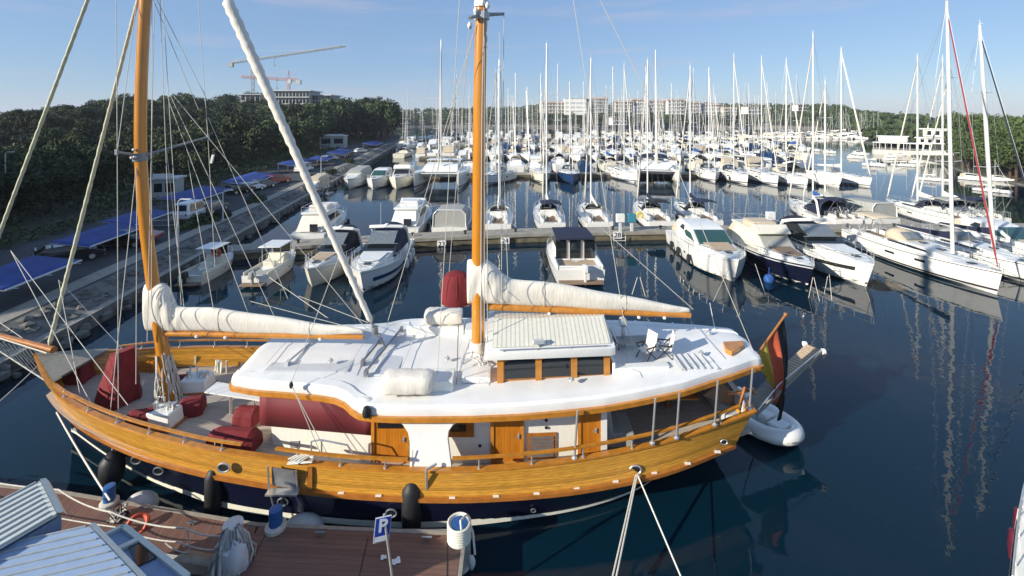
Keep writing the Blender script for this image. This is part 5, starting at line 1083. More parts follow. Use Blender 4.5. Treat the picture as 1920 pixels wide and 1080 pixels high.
for row in range(3):                                            # the pier far to the right across the bay
    for k in range(17):
        px = 1432 + k * 13 + row * 5; y = 292 - k * 1.0 + row * 26; x = (px - CX) / F * y
        put_far(q.choice(PM if q.random() < .3 else PS), (x, y, 0), q.choice([DN, UP]) + .3 + q.uniform(-.1, .1), 'boat in the far rows across the bay, %s line' % ['front', 'middle', 'rear'][row], 'boat', 'boats moored across the bay, %s line' % ['front', 'middle', 'rear'][row], q.uniform(.65, .9), q.uniform(1., 1.4))
MO = [(1641, 312, 's', .9, 'small sailing boat at anchor in the bay, left of the anchored motor boats'), (1605, 297, 'm', .9, 'white motor boat anchored in the bay nearest the far rows'), (1614, 291, 'm', 1., 'open white boat anchored behind the anchored cabin boat'), (1668, 300, 'm', .7, 'little white boat anchored before the restaurant terrace'), (1672, 294, 'm', .7, 'little pale boat anchored close under the restaurant'), (1697, 312, 's', .95, 'white sloop hull anchored in front of the restaurant'), (1720, 306, 'm', .8, 'white launch anchored right of the sloop'),
      (1752, 339, 's', .9, 'white yacht anchored in the bay with a bare mast close to the tall masts'), (1827, 338, 'm', .95, 'white hooded motor boat anchored off the wooded shore'), (1862, 360, 's', .85, 'white sailing dinghy anchored at the right of the bay'), (1878, 340, 'm', .8, 'pale boat anchored close to the wooded shore'), (1556, 287, 'm', .9, 'small motor boat lying alone left of the bay'), (1530, 284, 'm', .9, 'white cabin boat moored off the far rows'), (1500, 283, 'm', 1.2, 'big white motor boat at the tip of the far rows'), (1690, 292, 'm', .6, 'tiny white tender lying by the restaurant quay')]
for px, py, k, s, lb in MO: put_far(PS[0] if k == 's' else PM[1], P(px, py, 0), math.radians(q.uniform(-75, -40)), lb, 'sailing boat' if k == 's' else 'motor boat', 'boats anchored in the bay', s * (.52 if px != 1500 else .8), (1.25 if px == 1641 else .8) if k == 's' else 1)
# ================================================================== foreground dock and what stands on it
dz_ = .8
far_e = [(-26, 17.0), (-16.05, 15.9), (-8.24, 14.6), (-1.58, 14.28)]
t = thing('wooden_dock', (-8, 13, 0), 'brown plank dock in the foreground running alongside the wooden yacht', 'dock')
mb = MB(); rg = []
for (x, y), w_ in zip(far_e[:3], (1.5, 1.35, 1.3)): rg.append([V((x + (j / 4) * w_ * -.13, y - w_ * j / 4, dz_)) for j in range(5)])
rg[-1] = [V((-8.24 + .1 * j, 14.6 - 1.3 * j / 4, dz_)) for j in range(5)]
rgf = [smooth(resample(l, 30), 1) for l in zip(*rg)]; mb.loft(rgf)
rg2 = [[V((-8.24 + .1, 14.6 - .45 * j, dz_)).lerp(V((-1.58, 14.28 - .44 * j, dz_)), k / 6) for j in range(13)] for k in range(7)]
mb.loft(rg2); o = mb.build('planking', 'decking', t, world=True)
mb = MB()
for a, b in (((690, 1008), (672, 1088)), ((840, 1006), (838, 1090)), ((500, 998), (468, 1060))):
    p, q_ = P(*a, dz_ + .006), P(*b, dz_ + .006); mb.rail([p, q_], .03, .008)
mb.build('joint', 'black', t, world=True)
for px, py in ((600, 1004), (800, 1013), (360, 985)):
    p = P(px, py, dz_); MB().tube([p + V((-.16, 0, .1)), p + V((.16, 0, .1))], .03, 6).tube([p + V((-.06, 0, 0)), p + V((-.06, 0, .1))], .03, 6).tube([p + V((.06, 0, 0)), p + V((.06, 0, .1))], .03, 6).build('cleat', 'greymetal', t, world=True)
mb = MB()
mb.rail([V((x, y + .05, dz_ - .06)) for x, y in far_e], .12, .16); mb.rail([V((-1.5, 14.3, dz_ - .06)), V((-1.5, 9, dz_ - .06))], .12, .16)
mb.build('edge_beam', 'deckgrey', t, world=True)
mb = MB()
for a, b in (((-26, 16.2), (-16, 15.2)), ((-16, 15.2), (-8.2, 13.9)), ((-7.9, 11.5), (-1.7, 11.5))): mb.tube([(a[0], a[1], .25), (b[0], b[1], .25)], .5, 8)
mb.box((-4.9, 11.6, .4), (6.2, 4.8, .5)); mb.build('float', 'greymetal', t, world=True)
for i, (px, py, w_) in enumerate(((257, 947, .95), (565, 991, 1.15))):
    p = P(px, py, .35); MB().blob((p.x, p.y + .15, .2), (w_ * .6, .45, .42), n=16, k=8).build('pontoon_buoy', 'rubber', t, world=True)
MB().box((-2.6, 14.55, .45), (1.9, .3, .4)).build('dock_bumper', 'stripe', t, world=True, bevel=.05)
o = MB().add([(-9.9, 13.8, .82), (-8.7, 13.6, .82), (-8.75, 13.25, .82), (-10.1, 13.45, .82)], [(0, 1, 2, 3)]).build('deck_patch', 'deckgrey', t, world=True); o.modifiers.new('s', 'SOLIDIFY').thickness = .01
for px, py, r, hh, lb in ((205, 945, .17, .62, 'blue mooring post on the dock with rope tied round its foot'), (517, 990, .2, .62, 'short blue mooring post at the dock edge amidships')):
    p = P(px, py, dz_); b = thing('mooring_post', p, lb, 'mooring post'); MB().lathe([(r, 0), (r, hh), (r * .8, hh + .01)], (0, 0, 0), 14).build('post', 'bluepaint', b)
    MB().lathe([(r * 1.6, 0), (r * 1.6, .1), (r * 1.1, .14)], (0, 0, 0), 14).build('foot_ring', 'rope', b)
b = thing('mooring_pile', P(861, 1010, dz_), 'white rope-wrapped pile with blue top at the dock corner', 'mooring pile')
mb = MB().lathe([(.36, -.35), (.36, .0)], n=20)
for k in range(7):
    z = .04 + k * .075; mb.tube([(.34 * math.cos(a), .34 * math.sin(a), z + .012 * a / 6.28) for a in [2 * math.pi * j / 20 for j in range(21)]], .045, 6)
mb.build('rope_wrap', 'ropelight', b); MB().lathe([(.36, -.9), (.36, .48), (.22, .48)], n=20).build('sleeve', 'rubber', b); MB().lathe([(.25, .2), (.25, .5), (0, .5)], n=16).build('pile_top', 'bluepaint', b)
MB().tube([(.1, -.3, .55), (.05, -.1, .64), (.15, .1, .6), (.2, .28, .5), (.42, .1, .1), (.5, -.1, -.4)], .035, 6).build('loose_rope', 'ropelight', b); MB().blob((.42, -.35, -.4), (.12, .12, .22), n=8, k=5).build('hanging_buoy', 'rubber', b)
# parking sign
sp = Q(717, 992, 12.0); sg = thing('parking_sign', (sp.x + .15, sp.y, .8), 'blue parking sign with white P on a grey pole at the dock', 'sign')
Rz = Matrix.Rotation(.38, 3, 'Z') @ Matrix.Rotation(.1, 3, 'Y')
lp = V((sp.x, sp.y, sp.z)) - sg.location
mb = MB().tube([V((.3, -.15, 0)), lp + V((.03, .05, .35))], .035, 8); mb.build('pole', 'steel', sg)
bd = MB().box(lp, (.41, .03, .64), M4=Rz).build('board', 'gel', sg); MB().box(lp + Rz @ V((0, -.012, .005)), (.385, .03, .605), M4=Rz).build('blue_face', 'hullblue' if False else 'bluesign', bd) if 'bluesign' in M else None
text('letter', 'P', .46, bd, lp + Rz @ V((0, -.032, .1)), (Matrix(Rz) @ Matrix.Rotation(math.pi / 2, 3, 'X')).to_euler(), 'paint', .012)
MB().box(lp + Rz @ V((0, -.02, -.22)), (.36, .03, .125), M4=Rz).build('white_plate', 'paint', bd)
for px, py, lb, s_ in ((719, 1046, 'crumpled white paper left of the sign pole on the dock', .13), (743, 1053, 'torn white paper sheet right of the sign pole on the dock', .18)):
    p = P(px, py, dz_); mb = MB(); qq = random.Random(px); n_ = 5
    vs = [V((s_ * (i - 2) / 2.2 + qq.uniform(-.02, .02), s_ * (j - 2) / 2.5 + qq.uniform(-.02, .02), qq.uniform(.005, .06))) for i in range(n_) for j in range(n_)]
    mb.add(vs, [(i * n_ + j, i * n_ + j + 1, (i + 1) * n_ + j + 1, (i + 1) * n_ + j) for i in range(n_ - 1) for j in range(n_ - 1)]); o = mb.build('paper', 'paint', None, sharp=20); o.location = p; o.rotation_euler = (0, 0, .4); o.scale = (.7, .7, .7); tag(o, lb, 'litter')
# heap of nets and ropes over a pedestal
p = P(436, 1050, dz_); nb_ = thing('net_heap', p, 'heap of grey nets and ropes over a pale pedestal on the dock', 'net heap')
MB().lathe([(.3, 0), (.26, .9), (.28, 1.0), (.1, 1.04)], (-.05, .1, 0), 12).build('pedestal', 'rubber', nb_)
qq = random.Random(8); mb = MB()
for k in range(70):
    a = qq.uniform(-2.6, .5); r0 = qq.uniform(.1, .25); a2 = a + qq.uniform(-.5, .5); r1 = qq.uniform(.3, .62)
    mb.tube([(r0 * math.cos(a), r0 * math.sin(a), qq.uniform(.85, 1.08)), (.42 * math.cos(a), .42 * math.sin(a), qq.uniform(.4, .75)), (r1 * math.cos(a2), r1 * math.sin(a2), qq.uniform(0, .3)), (r1 * math.cos(a2) + qq.uniform(-.2, .2), r1 * math.sin(a2) - .2, -.3)], qq.uniform(.02, .045), 5, m=k % 3)
mb.build('net', ['greymetal', 'rope', 'greycanvas'], nb_); MB().blob((.2, -.3, .3), (.4, .3, .5), n=12, k=7, jit=.2, seed=4).build('tarpaulin', 'gelgrey', nb_)
o = MB().tube([(.27 * math.cos(a), .27 * math.sin(a), .03 * math.sin(3 * a)) for a in [2 * math.pi * k / 24 for k in range(25)]], .07, 8).build('life_ring', 'orange', None); o.location = P(257, 985, .93); o.rotation_euler = (.5, .3, 0); tag(o, 'orange red life ring lying on the dock by the blue post', 'life ring')
o = MB()
for k in range(26):
    a = qq.uniform(0, 6.28); o.tube([(qq.uniform(-.25, .25), qq.uniform(-.2, .2), .05), (.25 * math.cos(a), .2 * math.sin(a), qq.uniform(.1, .4)), (.2 * math.cos(a + 1.5), .25 * math.sin(a + 1.5), .06)], .035, 5, m=k % 2)
o = o.build('rope_pile', ['black', 'rope'], None); o.location = P(222, 972, dz_); tag(o, 'tangled dark rope pile round the foot of the blue post', 'rope')
# rope barrier along the dock
def sag(a, b, s, n=10): return [a.lerp(b, i / n) - V((0, 0, s * 4 * (i / n) * (1 - i / n))) for i in range(n + 1)]
def ropething(name, lines, r, label, cat, m='rope'):
    mb = MB()
    for l in lines: mb.tube(l, r, 6)
    return solo(name, mb, m, label, cat)
pp = [P(-120, 880, 1.5), P(110, 918, 1.5), P(208, 960, 1.55), P(345, 990, 1.5), P(432, 1003, 1.5)]
ropething('rope_barrier', [sag(a, b, .12) for a, b in zip(pp, pp[1:])], .022, 'pale rope strung as a handrail along the narrow dock', 'rope')
pp = [P(-60, 930, 1.1), P(215, 988, 1.1), P(335, 1016, 1.05), P(420, 1030, 1.05)]
ropething('rope_barrier', [sag(a, b, .1) for a, b in zip(pp, pp[1:])] + [sag(P(352, 990, 1.5), P(356, 1035, .85), .05), sag(P(310, 1018, 1.0), P(356, 1036, .86), .1)], .018, 'lower thin rope hanging in loops along the narrow dock', 'rope')
# mooring lines
ropething('mooring_line', [sag(P(113, 770, 2.1) + V((-.05, -.1, 0)), P(206, 938, 1.25), .08)], .028, 'pale mooring line from the bow down to the blue post', 'mooring line', 'ropelight')
fl_ = P(1190, 884, 1.55) + V((0, -.15, 0))
ropething('mooring_line', [[fl_, P(1148, 1084, .6)], [fl_ + V((.05, 0, 0)), P(1155, 1084, .6)]], .026, 'yellowish doubled mooring line running straight down from the chrome fairlead', 'mooring line', 'rope')
ropething('mooring_line', [[fl_ + V((.06, 0, 0)), P(1278, 1084, .6)]], .026, 'white mooring line slanting right from the chrome fairlead', 'mooring line', 'ropelight')
ropething('mooring_line', [sag(P(1368, 784, 2.45), P(1412, 815, .5), .1)], .03, 'short white painter from the stern quarter to the inflatable dinghy', 'mooring line', 'ropelight')
ropething('mooring_line', [sag(P(60, 690, 2.6) + V((0, .3, 0)), P(-60, 800, 1.2), .1)], .022, 'thin mooring line leading left from the bowsprit net', 'mooring line')
nl = 0
for a, b, lb in (((1372, 492), (1336, 568), 'from the white express cruiser bow, slanting left'), ((1416, 495), (1436, 555), 'between the white express cruiser and the dark hulled cruiser'), ((1524, 520), (1516, 560), 'straight down from the dark hulled cruiser bow'), ((1526, 520), (1537, 566), 'steep from the dark hulled cruiser bow, to its right'), ((1552, 518), (1545, 553), 'from the black canopied cruiser bow, short and left'), ((1555, 515), (1560, 565), 'from the black canopied cruiser bow, long'), ((1620, 535), (1632, 566), 'right of the black canopied cruiser bow'), ((505, 520), (620, 600), 'long from the white fishing boat towards the wooden yacht'), ((450, 545), (470, 600), 'from the stern of the white fishing boat')):
    ropething('mooring_line', [[P(*a, 1.5 if a[0] > 600 else .9), P(*b, -.05)]], .022, 'thin mooring line ' + lb, 'mooring line')
o = MB().blob((0, 0, .2), (.42, .42, .45), n=14, k=8).tube([(0, 0, .6), (0, 0, 1.2)], .03, 5).build('mooring_buoy', 'bluecanvas', None); o.location = P(1442, 528, 0); tag(o, 'pale blue round buoy between the express cruiser and the dark hulled cruiser', 'buoy')
# inflatable dinghy
a_, b_ = P(1425, 760, .35), P(1475, 830, .35); mid = P(1424, 802, 0)
dg = thing('inflatable_dinghy', mid, 'white inflatable dinghy floating under the stern of the wooden yacht', 'dinghy', None, math.radians(-62)); dg.scale = (.9, 1.15, 1)
pts = [V((-2.1, .72, .42)), V((-.8, .76, .42)), V((.6, .74, .45)), V((1.35, .55, .52)), V((1.75, .22, .58)), V((1.82, 0, .6)), V((1.75, -.22, .58)), V((1.35, -.55, .52)), V((.6, -.74, .45)), V((-.8, -.76, .42)), V((-2.1, -.72, .42))]
pts = smooth(resample(pts, 40), 3); mb = MB().tube(pts, [.1] + [.3] * 38 + [.1], 12); tu = mb.build('tube', 'gel', dg)
mb = MB(); mb.tube([p + (V((p.x, p.y, 0)).normalized() * .3 if abs(p.y) > .3 or p.x > 1 else V((0, .3, 0))) - V((0, 0, .02)) for p in pts[3:-3]], .03, 5); mb.build('rubbing_strake', 'greymetal', tu)
MB().add([(-1.9, -.6, .28), (.9, -.6, .32), (1.5, 0, .4), (.9, .6, .32), (-1.9, .6, .28)], [(0, 1, 2, 3, 4)]).build('floor', 'gelgrey', dg); MB().box((-1.8, 0, .5), (.08, 1.1, .5)).build('transom', 'gelgrey', dg, bevel=.02)
MB().box((-.3, 0, .62), (.35, 1.2, .12)).build('seat', 'gelgrey', dg, bevel=.03); MB().box((1.0, 0, .66), (.7, .7, .22)).build('bow_locker', 'gel', dg, bevel=.08); MB().box((.3, .05, .6), (.5, .5, .45)).build('console', 'gel', dg, bevel=.06)
MB().box((-2.05, 0, .75), (.4, .35, .5), top=.8).box((-2.05, 0, .3), (.18, .12, .8)).build('outboard_motor', 'black', dg, bevel=.06)
# white hull at the right-hand edge
hb = thing('motor_yacht', (16.15, 11.46, 0), 'white yacht hull with purple fenders at the right edge', 'motor yacht', None, math.radians(38.5))
h = Hull(15, 4.6, 1.9, 2.4, .6, .9, .5, 2.6); h.hull(MB()).build('hull', 'gel', hb); h.deck(MB()).build('deck', 'gel', hb); h.band(MB(), .27, .34).build('boot_stripe', 'blackcanvas', hb); h.band(MB(), .62, .74, x0=.2, x1=.75).build('hull_stripe', 'purple', hb); rails(h, hb, .3, .98, .6, posts=8)
MB().house([(-5, 1.9), (3, 2.3), (1.5, 2.8), (.2, 3.9), (-4.6, 4.0)], lambda x, z: max(.2, h.half(x) * .7)).build('cabin', 'gel', hb, bevel=.1)
Rm = Matrix.Rotation(math.radians(38.5), 3, 'Z')
for u, lb in ((.6, 'upper purple fender on the yacht at the right edge'), (.52, 'lower purple fender on the yacht at the right edge')):
    x = lerp(-7.5, 7.5, u); p = V((16.15, 11.46, 0)) + Rm @ V((x, h.half(x) + .02, 1.25)); f_ = thing('fender', p, lb, 'fender', 'purple fenders')
    MB().lathe([(.03, -.5), (.14, -.42), (.17, 0), (.14, .42), (.03, .5)], n=12).build('body', 'purple', f_); MB().tube([(0, 0, .5), (.1, 0, 1.1)], .015, 5).build('rope', 'rope', f_)
# ribbed-roof kiosks in the near left corner
def kiosk(name, z, c0, c1, back, m, wallm, label, win=False, dep=.9):
    a, b = P(*c0, z), P(*c1, z); u = b - a; u.z = 0; v = back.normalized() * 4.2; n_ = V((u.y, -u.x, 0)).normalized() * -1
    t = thing(name, ((a + b) / 2 + v / 2) * 1.0, label, 'kiosk'); t.location.z = 0
    mb = MB(); mb.prism([a, b, b + v, a + v], (0, 0, .07)); rf = mb.build('roof', m, t, world=True); mb = MB()
    k = int(u.length / (.2 if m == 'ribcream' else .3))
    for i in range(k + 1):
        p = a.lerp(b, i / k) + V((0, 0, .085)) + v * .02; mb.rail([p, p + v * .97], .035, .04)
    mb.build('rib', 'ribline', rf, world=True)
    e0 = a + V((0, 0, .02)); rr = [e0, e0 + n_ * .08 + V((0, 0, -.03)), e0 + n_ * .14 + V((0, 0, -.14))]
    mb = MB(); mb.loft([[p - u * .02 for p in [a + V((0, 0, .1)), a + n_ * .12 + V((0, 0, .05)), a + n_ * .2 - V((0, 0, .12))]], [p + u * .02 for p in [b + V((0, 0, .1)), b + n_ * .12 + V((0, 0, .05)), b + n_ * .2 - V((0, 0, .12))]]]); mb.build('roof_edge', 'ribcream', rf, world=True)
    aa, bb = a + n_ * .1 + u * .03, b + n_ * .1 - u * .03; vv = v * .97; dn = V((0, 0, -(z - .8)))
    mb = MB(); mb.prism([aa - V((0, 0, .1)), bb - V((0, 0, .1)), bb + vv - V((0, 0, .1)), aa + vv - V((0, 0, .1))], dn); mb.build('wall', wallm, t, world=True)
    return t, a, b, u, v, n_
kiosk('kiosk', 4.0, (75, 906), (106, 968), V((-.35, -.7, 0)), 'ribcream', 'bluewall', 'cream ribbed-roof cabin in the near left corner')
t, a, b, u, v, n_ = kiosk('kiosk', 3.8, (168, 992), (262, 1092), V((-.95, -.3, 0)), 'ribshade', 'bluewall', 'blue ribbed-roof cabin with a low glazed front, near left corner')
a2, b2 = P(231, 990, 3.1), P(352, 1085, 3.1); a3, b3 = P(194, 1008, 3.1), P(300, 1110, 3.1)
mb = MB().prism([a2, b2, b3, a3], (0, 0, -1.9)); fr_ = mb.build('lean_to', 'bluewall', t, world=True, bevel=.04)
mb = MB().prism([a3.lerp(a2, .12).lerp(b2, .3) + V((0, 0, .01)), a2.lerp(b2, .32) + (a3 - a2) * .12 + V((0, 0, .01)), a2.lerp(b2, .6) + (a3 - a2) * .12 + V((0, 0, .01)), a3.lerp(b3, .6) + (a2 - a3) * .1 + V((0, 0, .01))], (0, 0, .03)); mb.build('window', 'glass', fr_, world=True)
mb = MB().rail([a2.lerp(b2, .28) + V((0, 0, .05)), a3.lerp(b3, .28) + V((0, 0, .05))], .14, .08).rail([a2 + V((0, 0, .04)), a3 + V((0, 0, .04))], .1, .08).rail([a2 + V((0, 0, .04)), b2 + V((0, 0, .04))], .12, .08); mb.build('window_frame', 'ribcream', fr_, world=True)
# ------------------------------------------------------------------ the quay: carports, cars, kiosk, lamps
qd = V((-.142, .99, 0)).normalized(); qn = V((-qd.y, qd.x, 0)) 
def carport(px, py, l, w_, label, z=3.4, tilt=.3):
    c = P(px, py, z); t = thing('carport', (c.x, c.y, hill(max(0, quay_x(c.y) - c.x), c.y)), label, 'carport', 'blue carports on the quay', math.atan2(qd.y, qd.x)); h_ = z - t.location.z
    rg = []; k = max(3, int(l / 3))
    for i in range(k * 2 + 1):
        x = -l / 2 + l * i / (2 * k); sg_ = .0 if i % 2 == 0 else -.22; rg.append([V((x, w_ * (j / 4 - .5), h_ + tilt * (j / 4 - .5) * w_ * .5 + sg_ * math.sin(math.pi * j / 4))) for j in range(5)])
    o = MB().loft(rg).build('canopy', 'carport', t); o.modifiers.new('s', 'SOLIDIFY').thickness = .06
    for i in range(k + 1):
        x = -l / 2 + l * i / k
        MB().tube([(x, w_ * .42, 0), (x, w_ * .42, h_)], .07, 6).build('post', 'greymetal', t) if i % 2 == 0 else None
        MB().tube([(x, -w_ * .5, h_ - tilt * w_ * .25 - .08), (x, w_ * .5, h_ + tilt * w_ * .25 - .08)], .05, 5).build('rafter', 'greymetal', t)
    MB().tube([(-l / 2, -w_ * .5, h_ - tilt * w_ * .25 - .05), (l / 2, -w_ * .5, h_ - tilt * w_ * .25 - .05)], .07, 5).build('edge_beam', 'gelgrey', t); return t
for px, py, l, w_, lb in ((38, 508, 6, 3.2, 'blue canvas carport nearest the camera on the quay, behind the bow'), (190, 438, 7, 3.0, 'blue carport behind the varnished foremast, second along the quay'), (262, 405, 6.5, 3.0, 'blue carport behind the foremast shrouds'), (372, 362, 10.5, 4, 'blue carport in front of the white kiosk'), (472, 333, 13, 4, 'long blue carport with white front edge and parked cars'), (560, 303, 15, 4.4, 'blue carport just above the furled staysail'), (640, 284, 17, 4.6, 'blue carport beyond the furled staysail'), (700, 268, 20, 5, 'blue carport towards the headland'), (604, 296, 11, 4, 'small blue carport on the quay side of the car rows')): carport(px, py, l, w_, lb)
def car(loc, rz, m, label, van=False):
    t = thing('parked_car', loc, label, 'van' if van else 'car', 'vehicles parked on the quay', rz); L_, W_ = (5.0, 2.0) if van else (4.4, 1.85); ht = 2.1 if van else 1.5
    body = [(-L_ / 2, .35), (L_ / 2, .35), (L_ / 2 + .02, .75), (L_ * .3, .98), (-L_ / 2 - .02, 1.0)]
    MB().house(body, lambda x, z: W_ / 2).build('body', m, t, bevel=.08)
    cb = [(-L_ * .47, .98), (L_ * .28, .96), (L_ * .12, ht), (-L_ * .44 if van else -L_ * .32, ht)]
    c_ = MB().house(cb, lambda x, z: W_ / 2 - .05 - (z - .95) * .18).build('cabin', m, t, bevel=.06)
    MB().house([(L_ * .255, 1.05), (L_ * .13, ht - .1), (L_ * .1, ht - .1), (L_ * .22, 1.05)], lambda x, z: W_ / 2 - .14 - (z - .95) * .18).build('windscreen', 'glass', c_)
    MB().house([(-L_ * .4, 1.08), (L_ * .2, 1.08), (L_ * .1, ht - .13), (-L_ * .34, ht - .13)], lambda x, z: W_ / 2 - .045 - (z - .95) * .18, ext=.012).build('side_window', 'glass', c_)
    MB().box((-L_ * .455, 0, (1.0 + ht) / 2 + .05), (.1, W_ * .72, (ht - 1.0) * .6), M4=Matrix.Rotation(.18 if not van else .06, 3, 'Y')).build('rear_window', 'glass', c_)
    for sx_ in (-.31, .31):
        for sy in (-1, 1):
            w_ = MB().lathe([(.2, -.11), (.32, -.1), (.33, 0), (.32, .1), (.2, .11)], (0, 0, 0), 14, Mx=Matrix.Rotation(math.pi / 2, 3, 'X')).build('wheel', 'black', t); w_.location = (sx_ * L_, sy * (W_ / 2 - .08), .33)
            MB().lathe([(.2, -.115), (.2, .115)], (0, 0, 0), 10, Mx=Matrix.Rotation(math.pi / 2, 3, 'X')).build('rim', 'steel', w_)
    for sy in (-1, 1): MB().box((L_ / 2, sy * W_ * .36, .7), (.08, .34, .16)).build('headlight', 'clearglass', t); MB().box((-L_ / 2 - .02, sy * W_ * .4, .85), (.06, .18, .22)).build('tail_light', 'redsail', t)
    return t
cars = [(130, 490, 'carblack', 'dark estate car parked on the shaded quay behind the bow stays', 0, .9), (362, 408, 'carwhite', 'white van parked between the shrubs on the quay', 1, .1), (398, 398, 'cargrey', 'grey car nose to nose with the white van', 0, .1), (232, 462, 'carblack', 'black car under the carport behind the foremast', 0, 1.5), (470, 358, 'carwhite', 'white car under the front edge of the long carport', 0, .5), (492, 352, 'cargrey', 'silver grey car beside the white one under the long carport', 0, .6), (450, 362, 'carblack', 'black car at the left end of the long carport', 0, .5), (521, 343, 'carred', 'red car under the long carport', 0, .6), (570, 322, 'carwhite', 'white car parked behind the furled staysail', 1, .2), (600, 305, 'cargrey', 'grey car in the row beyond the furled staysail', 0, .7), (620, 300, 'carwhite', 'white car in the row beyond the furled staysail', 0, .7), (636, 296, 'cargrey', 'grey car farther along the quay, beyond the white one', 0, .7), (655, 292, 'carblack', 'black car far along the quay', 0, .7), (676, 286, 'carwhite', 'white car far along the quay near the headland', 0, .7), (250, 455, 'carred', 'dark red car behind the foremast', 0, 1.5)]
for px, py, m, lb, van, rz in cars:
    p = P(px, py, 1.75); d_ = quay_x(p.y) - p.x; p = P(px, py, hill(d_, p.y)); car(p, math.radians(98) - rz, m, lb, bool(van))
def bldg_small(px, py, w_, d_, h_, label):
    p = P(px, py, 1.8); t = thing('kiosk_hut', p, label, 'kiosk', None, .2); MB().box((0, 0, h_ / 2), (w_, d_, h_)).build('wall', 'facadegrey', t)
    MB().box((0, 0, h_ + .12), (w_ + .6, d_ + .6, .22)).build('roof', 'gelgrey', t)
    for k in (-.25, .25): MB().box((k * w_, -d_ / 2 - .02, h_ * .6), (w_ * .36, .05, h_ * .42)).build('window', 'glass', t)
    MB().box((0, -d_ / 2 - .1, h_ + .55), (w_ * .9, .12, .6)).build('sign_board', 'gel', t)
bldg_small(316, 372, 2.9, 2.6, 3.0, 'small white kiosk with paned window beside the blue carport'); bldg_small(626, 277, 9, 7, 4.6, 'white service building at the foot of the wooded hill')
for px, py, hh, lb in ((418, 415, 3.4, 'short white sign post on the quay behind the shrubs'), (602, 340, 4.5, 'pale lamp post on the quay by the second pier'), (735, 262, 6, 'lamp post at the end of the quay'), (10, 400, 7.5, 'slim street lamp at the left edge before the wood'), (334, 475, 4.6, 'bent lamp post on the quay edge left of the fishing boats')):
    p = P(px, py, 1.75); t = thing('lamp_post', p, lb, 'lamp post'); MB().tube([(0, 0, 0), (0, 0, hh), (.25, -.05, hh + .25), (.9, -.2, hh + .3)], [.09, .06, .05, .05], 6).build('pole', 'gelgrey', t); MB().box((1.0, -.22, hh + .28), (.6, .22, .1)).build('lamp_head', 'gelgrey', t)
# ------------------------------------------------------------------ trees
def crown_mesh(k, mats, r=(2.6, 2.6, 2.4), n=900, ls=.5, lob=9, z0=3.2, flat=False, big=False):
    q = random.Random(k); mb = MB(); L_ = []
    for i in range(lob):
        a = q.uniform(0, 6.28); rr = q.uniform(.15, .75); L_.append((V((r[0] * rr * math.cos(a), r[1] * rr * math.sin(a), z0 + r[2] * q.uniform(-.45, .75) * (1 if not flat else .5))), q.uniform(.4, .68)))
    for i in range(n):
        c_, s_ = L_[q.randrange(lob)]; d = V((q.gauss(0, 1), q.gauss(0, 1), q.gauss(.25, 1))).normalized(); p = c_ + V((d.x * r[0], d.y * r[1], d.z * r[2])) * s_ * q.uniform(.6, 1.04)
        a = V((q.gauss(0, 1), q.gauss(0, 1), q.gauss(0, 1))).normalized(); nrm = (d + a * .7).normalized(); u_ = nrm.orthogonal().normalized(); u_.rotate(Matrix.Rotation(q.uniform(0, 6.28), 3, nrm)); w_ = nrm.cross(u_); l_ = ls * q.uniform(.6, 1.3)
        mb.add([p + u_ * l_, p + w_ * l_ * .62, p - u_ * l_ * .8, p - w_ * l_ * .55 + nrm * .1], [(0, 1, 2, 3)], m=0 if q.random() < .62 else 1)
    me = mb.build('crown', mats, None, sharp=180); return me
def trunk_mesh(k, h_=3.4, r=.22, br=5):
    q = random.Random(k); mb = MB().tube([(0, 0, -.5), (.05, .04, h_ * .5), (q.uniform(-.15, .15), 0, h_)], [r * 1.3, r, r * .6], 7)
    for i in range(br): a = q.uniform(0, 6.28); b = V((0, 0, h_ * q.uniform(.55, .95))); mb.tube([b, b + V((.8 * math.cos(a), .8 * math.sin(a), .8)), b + V((1.6 * math.cos(a), 1.6 * math.sin(a), 1.5))], [r * .5, r * .35, r * .12], 5)
    return mb.build('trunk', 'bark', None)
protos = []
for k in range(5): protos.append((crown_mesh(k, ['leafdark', 'leaflight'], (2.9, 2.9, 2.7), 2000, .28, 12, 4.2), trunk_mesh(k)))
pines = [(crown_mesh(40 + k, ['leafpine', 'leaflight'], (2.8, 2.8, 3.3), 2000, .28, 12, 5.2), trunk_mesh(50 + k, 4.6, .2)) for k in range(3)]
seen = set()
def tree(pr, loc, s, label, group, name='tree', zs=1.):
    cr, tk = pr; t = thing(name, loc, label, 'tree', group, rnd.uniform(0, 6.28)); t.scale = (s, s, s * zs)
    for o in (cr, tk):
        if o.name in seen: c_ = o.copy(); C.objects.link(c_)
        else: c_ = o; seen.add(o.name)
        c_.parent = t
q = random.Random(31); cnt = 0
LBL = ['dark evergreen tree along the lower edge of the shaded wood on the left', 'dark evergreen tree on the slope of the wooded hill at left', 'evergreen tree on the crest of the wooded hill at left, against the sky']
pts = []
for _ in range(9000):
    y = 24 + 290 * q.random() ** 1.1; d = 25 + 105 * q.random() ** 1.25
    if y > 222: d = 7 + (d - 25) * .9
    if y > 285 and d > 40: continue
    x = quay_x(y) - d
    if (x / y) * F + CX < -120: continue
    md = 3.7 if y < 110 else 4.6
    if any((x - a) ** 2 + (y - b) ** 2 < md * md for a, b, _d in pts): continue
    pts.append((x, y, d))
    if len(pts) >= 296: break
pts.sort(key=lambda p: p[1])
